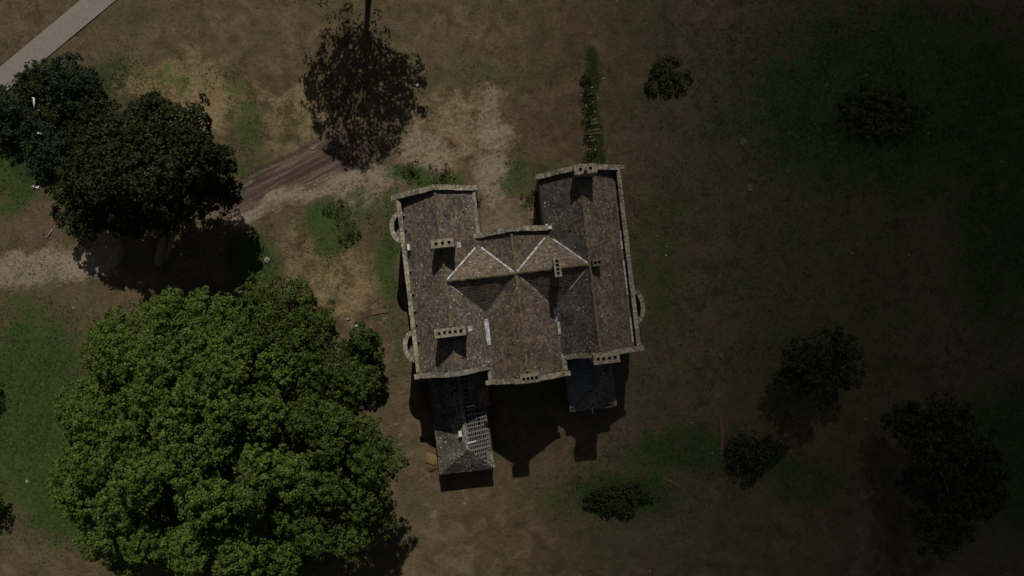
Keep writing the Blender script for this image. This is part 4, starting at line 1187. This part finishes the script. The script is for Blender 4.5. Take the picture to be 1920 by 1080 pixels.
mb.tube([(pts[4][0]*.96,pts[4][1]*.96,2.3),(pts[4][0]*.98,pts[4][1]*.98,0)], [.05,.09], 7)
o = mb.build('dead_branch', M['white'], None, True); tag(o, 'curved bleached white branch standing out of the thicket', 'branch')
def plank(name, label, cat, c, ln_, w, h, ang, mat='white', z=.08):
    p = P(*c, 0); zz = float(zat(np.array([p[0]]), np.array([p[1]]))[0])
    mb = MB(); ca, sa = math.cos(ang), math.sin(ang)
    rg = np.random.default_rng(int(c[0]))
    V = []
    if mat != 'white' or cat == 'stone':
        k = 9; rr = rg.uniform(.72, 1.05, k)
        for f, dz in ((1.0, -.02), (1.0, h*.55), (.68, h)):
            for q in range(k):
                a_ = 2*math.pi*q/k
                x = ln_/2*rr[q]*f*math.cos(a_)*1.08; y = w/2*rr[q]*f*math.sin(a_)*1.08
                V.append((p[0]+x*ca-y*sa, p[1]+x*sa+y*ca, zz+z-.05+dz+rg.normal(0,.006)))
        F = [(l*k+q, l*k+(q+1)%k, (l+1)*k+(q+1)%k, (l+1)*k+q) for l in (0,1) for q in range(k)] + [tuple(range(2*k, 3*k))]
        mb.add(V, F); o = mb.build(name, M[mat]); tag(o, label, cat); return o
    for dz in (0, h):
        for (i, j) in ((-1,-1),(1,-1),(1,1),(-1,1)):
            x = i*ln_/2*(1-.06*rg.random()); y = j*w/2*(1-.2*rg.random())
            V.append((p[0]+x*ca-y*sa, p[1]+x*sa+y*ca, zz+z-.05+dz))
    mb.add(V, [(3,2,1,0),(4,5,6,7),(0,1,5,4),(1,2,6,5),(2,3,7,6),(3,0,4,7)])
    o = mb.build(name, M[mat]); tag(o, label, cat); return o
plank('plank', 'white plank lying on the grass below the upper left thicket', 'plank', (68,350), .75, .28, .1, -.25)
plank('stone_block', 'pale rounded stone block in the green patch left of the round tree', 'stone', (501,488), .55, .75, .18, .1, 'stone')
plank('stone_block', 'pale round stone near the shade of the top edge tree', 'stone', (783,160), .5, .45, .15, .4, 'stone')
plank('stone_block', 'white scrap of stone among the bluish bushes', 'stone', (100,260), .2, .3, 2.2, .9, 'white', z=.1)
plank('stone_block', 'pale flat stone near the left edge below the track', 'stone', (139,578), .4, .2, .1, -.6, 'stone')
plank('stone_block', 'small white stone touching the top of the small bushy green tree', 'stone', (668,611), .28, .22, .12, .3, 'white')
plank('stone_block', 'grey stone beside the small white one above the small bushy tree', 'stone', (653,598), .35, .3, .14, .3, 'stone')
plank('stone_block', 'reddish stone beside the rounded bush inside the brick edging', 'stone', (1439,873), .4, .3, .15, .3, 'flag')
plank('stone_block', 'pale stone patch south east of the house on the open lawn', 'stone', (1352,668), .5, .6, .1, .7, 'flag')
plank('stone_block', 'flat stone disc flush in the north east lawn, upper of two', 'stone', (1394,267), .8, .8, .06, .7, 'flag')
plank('stone_block', 'flat stone disc flush in the north east lawn, lower of two', 'stone', (1405,353), .8, .8, .06, .2, 'flag')
rg = np.random.default_rng(77)
FR = [(1673,283,'near the weed clump'),(1610,220,'beside the weed clump'),(1685,187,'above the weed clump'),(1476,322,'left of the weed clump on brown ground'),(1716,312,'far right of the weed clump'),(1597,475,'alone on the brown middle of the east lawn'),(1740,250,'right of the weed clump'),(1250,463,'east of the house'),(1335,850,'beside the brick edging'),(1206,864,'south of the hipped annex'),(979,812,'in the house shade between the two annexes')]
for x, y, w in FR:
    plank('stone_fragment', 'tiny pale fragment lying on the grass ' + w, 'stone', (x, y), rg.uniform(.18,.32), rg.uniform(.1,.2), .08, rg.uniform(0,3), 'stone')
# heap of orange soil with sticks by the west annex
hp = MB()
c = P(811, 868, 0); n = 16
V = [(c[0], c[1], .42)]
for k, (r, z) in enumerate([(.45,.33),(.85,.13),(1.1,-.05)]):
    for i in range(n):
        t = 2*math.pi*i/n; q = r*(1+.18*math.sin(3*t+k)+rng.normal(0,.05))
        V.append((c[0]+.9*q*math.cos(t), c[1]+q*math.sin(t)*.85, z+rng.normal(0,.02)))
F = [(0,1+i,1+(i+1)%n) for i in range(n)]
for k in range(2):
    F += [(1+k*n+i, 1+(k+1)*n+i, 1+(k+1)*n+(i+1)%n, 1+k*n+(i+1)%n) for i in range(n)]
hp.add(V, F)
o = hp.build('soil_heap', M['dirt'], None, True); tag(o, 'small heap of orange soil against the west wall of the ruined annex', 'soil heap')
def stick(label, pts, r, mat='palebark', name='stick', cat='stick'):
    mb = MB(); mb.tube(pts, np.linspace(r, r*.4, len(pts)), 6); o = mb.build(name, M[mat], None, True); tag(o, label, cat)
stick('thin dark stick lying across the orange soil heap', [tuple(P(800,866,0)+(0,0,.3)), tuple(P(814,869,0)+(0,0,.52)), tuple(P(822,868,0)+(0,0,.35))], .04, 'timber')
stick('pale stick on the ground below the orange soil heap', [tuple(P(797,897,0)+(0,0,.08)), tuple(P(806,888,0)+(0,0,.12))], .035)
stick('bleached fallen branch beside the left track', [tuple(P(100,430,0)+(0,0,.1)), tuple(P(90,445,0)+(0,0,.2)), tuple(P(80,444,0)+(0,0,.15))], .06)
stick('bleached bare branch reaching out of the larger dark tree', [tuple(P(1783,940,4.5)), tuple(P(1776,915,6.5)), tuple(P(1766,888,8.0)), tuple(P(1762,884,8.2))], .09, name='dead_branch', cat='branch')
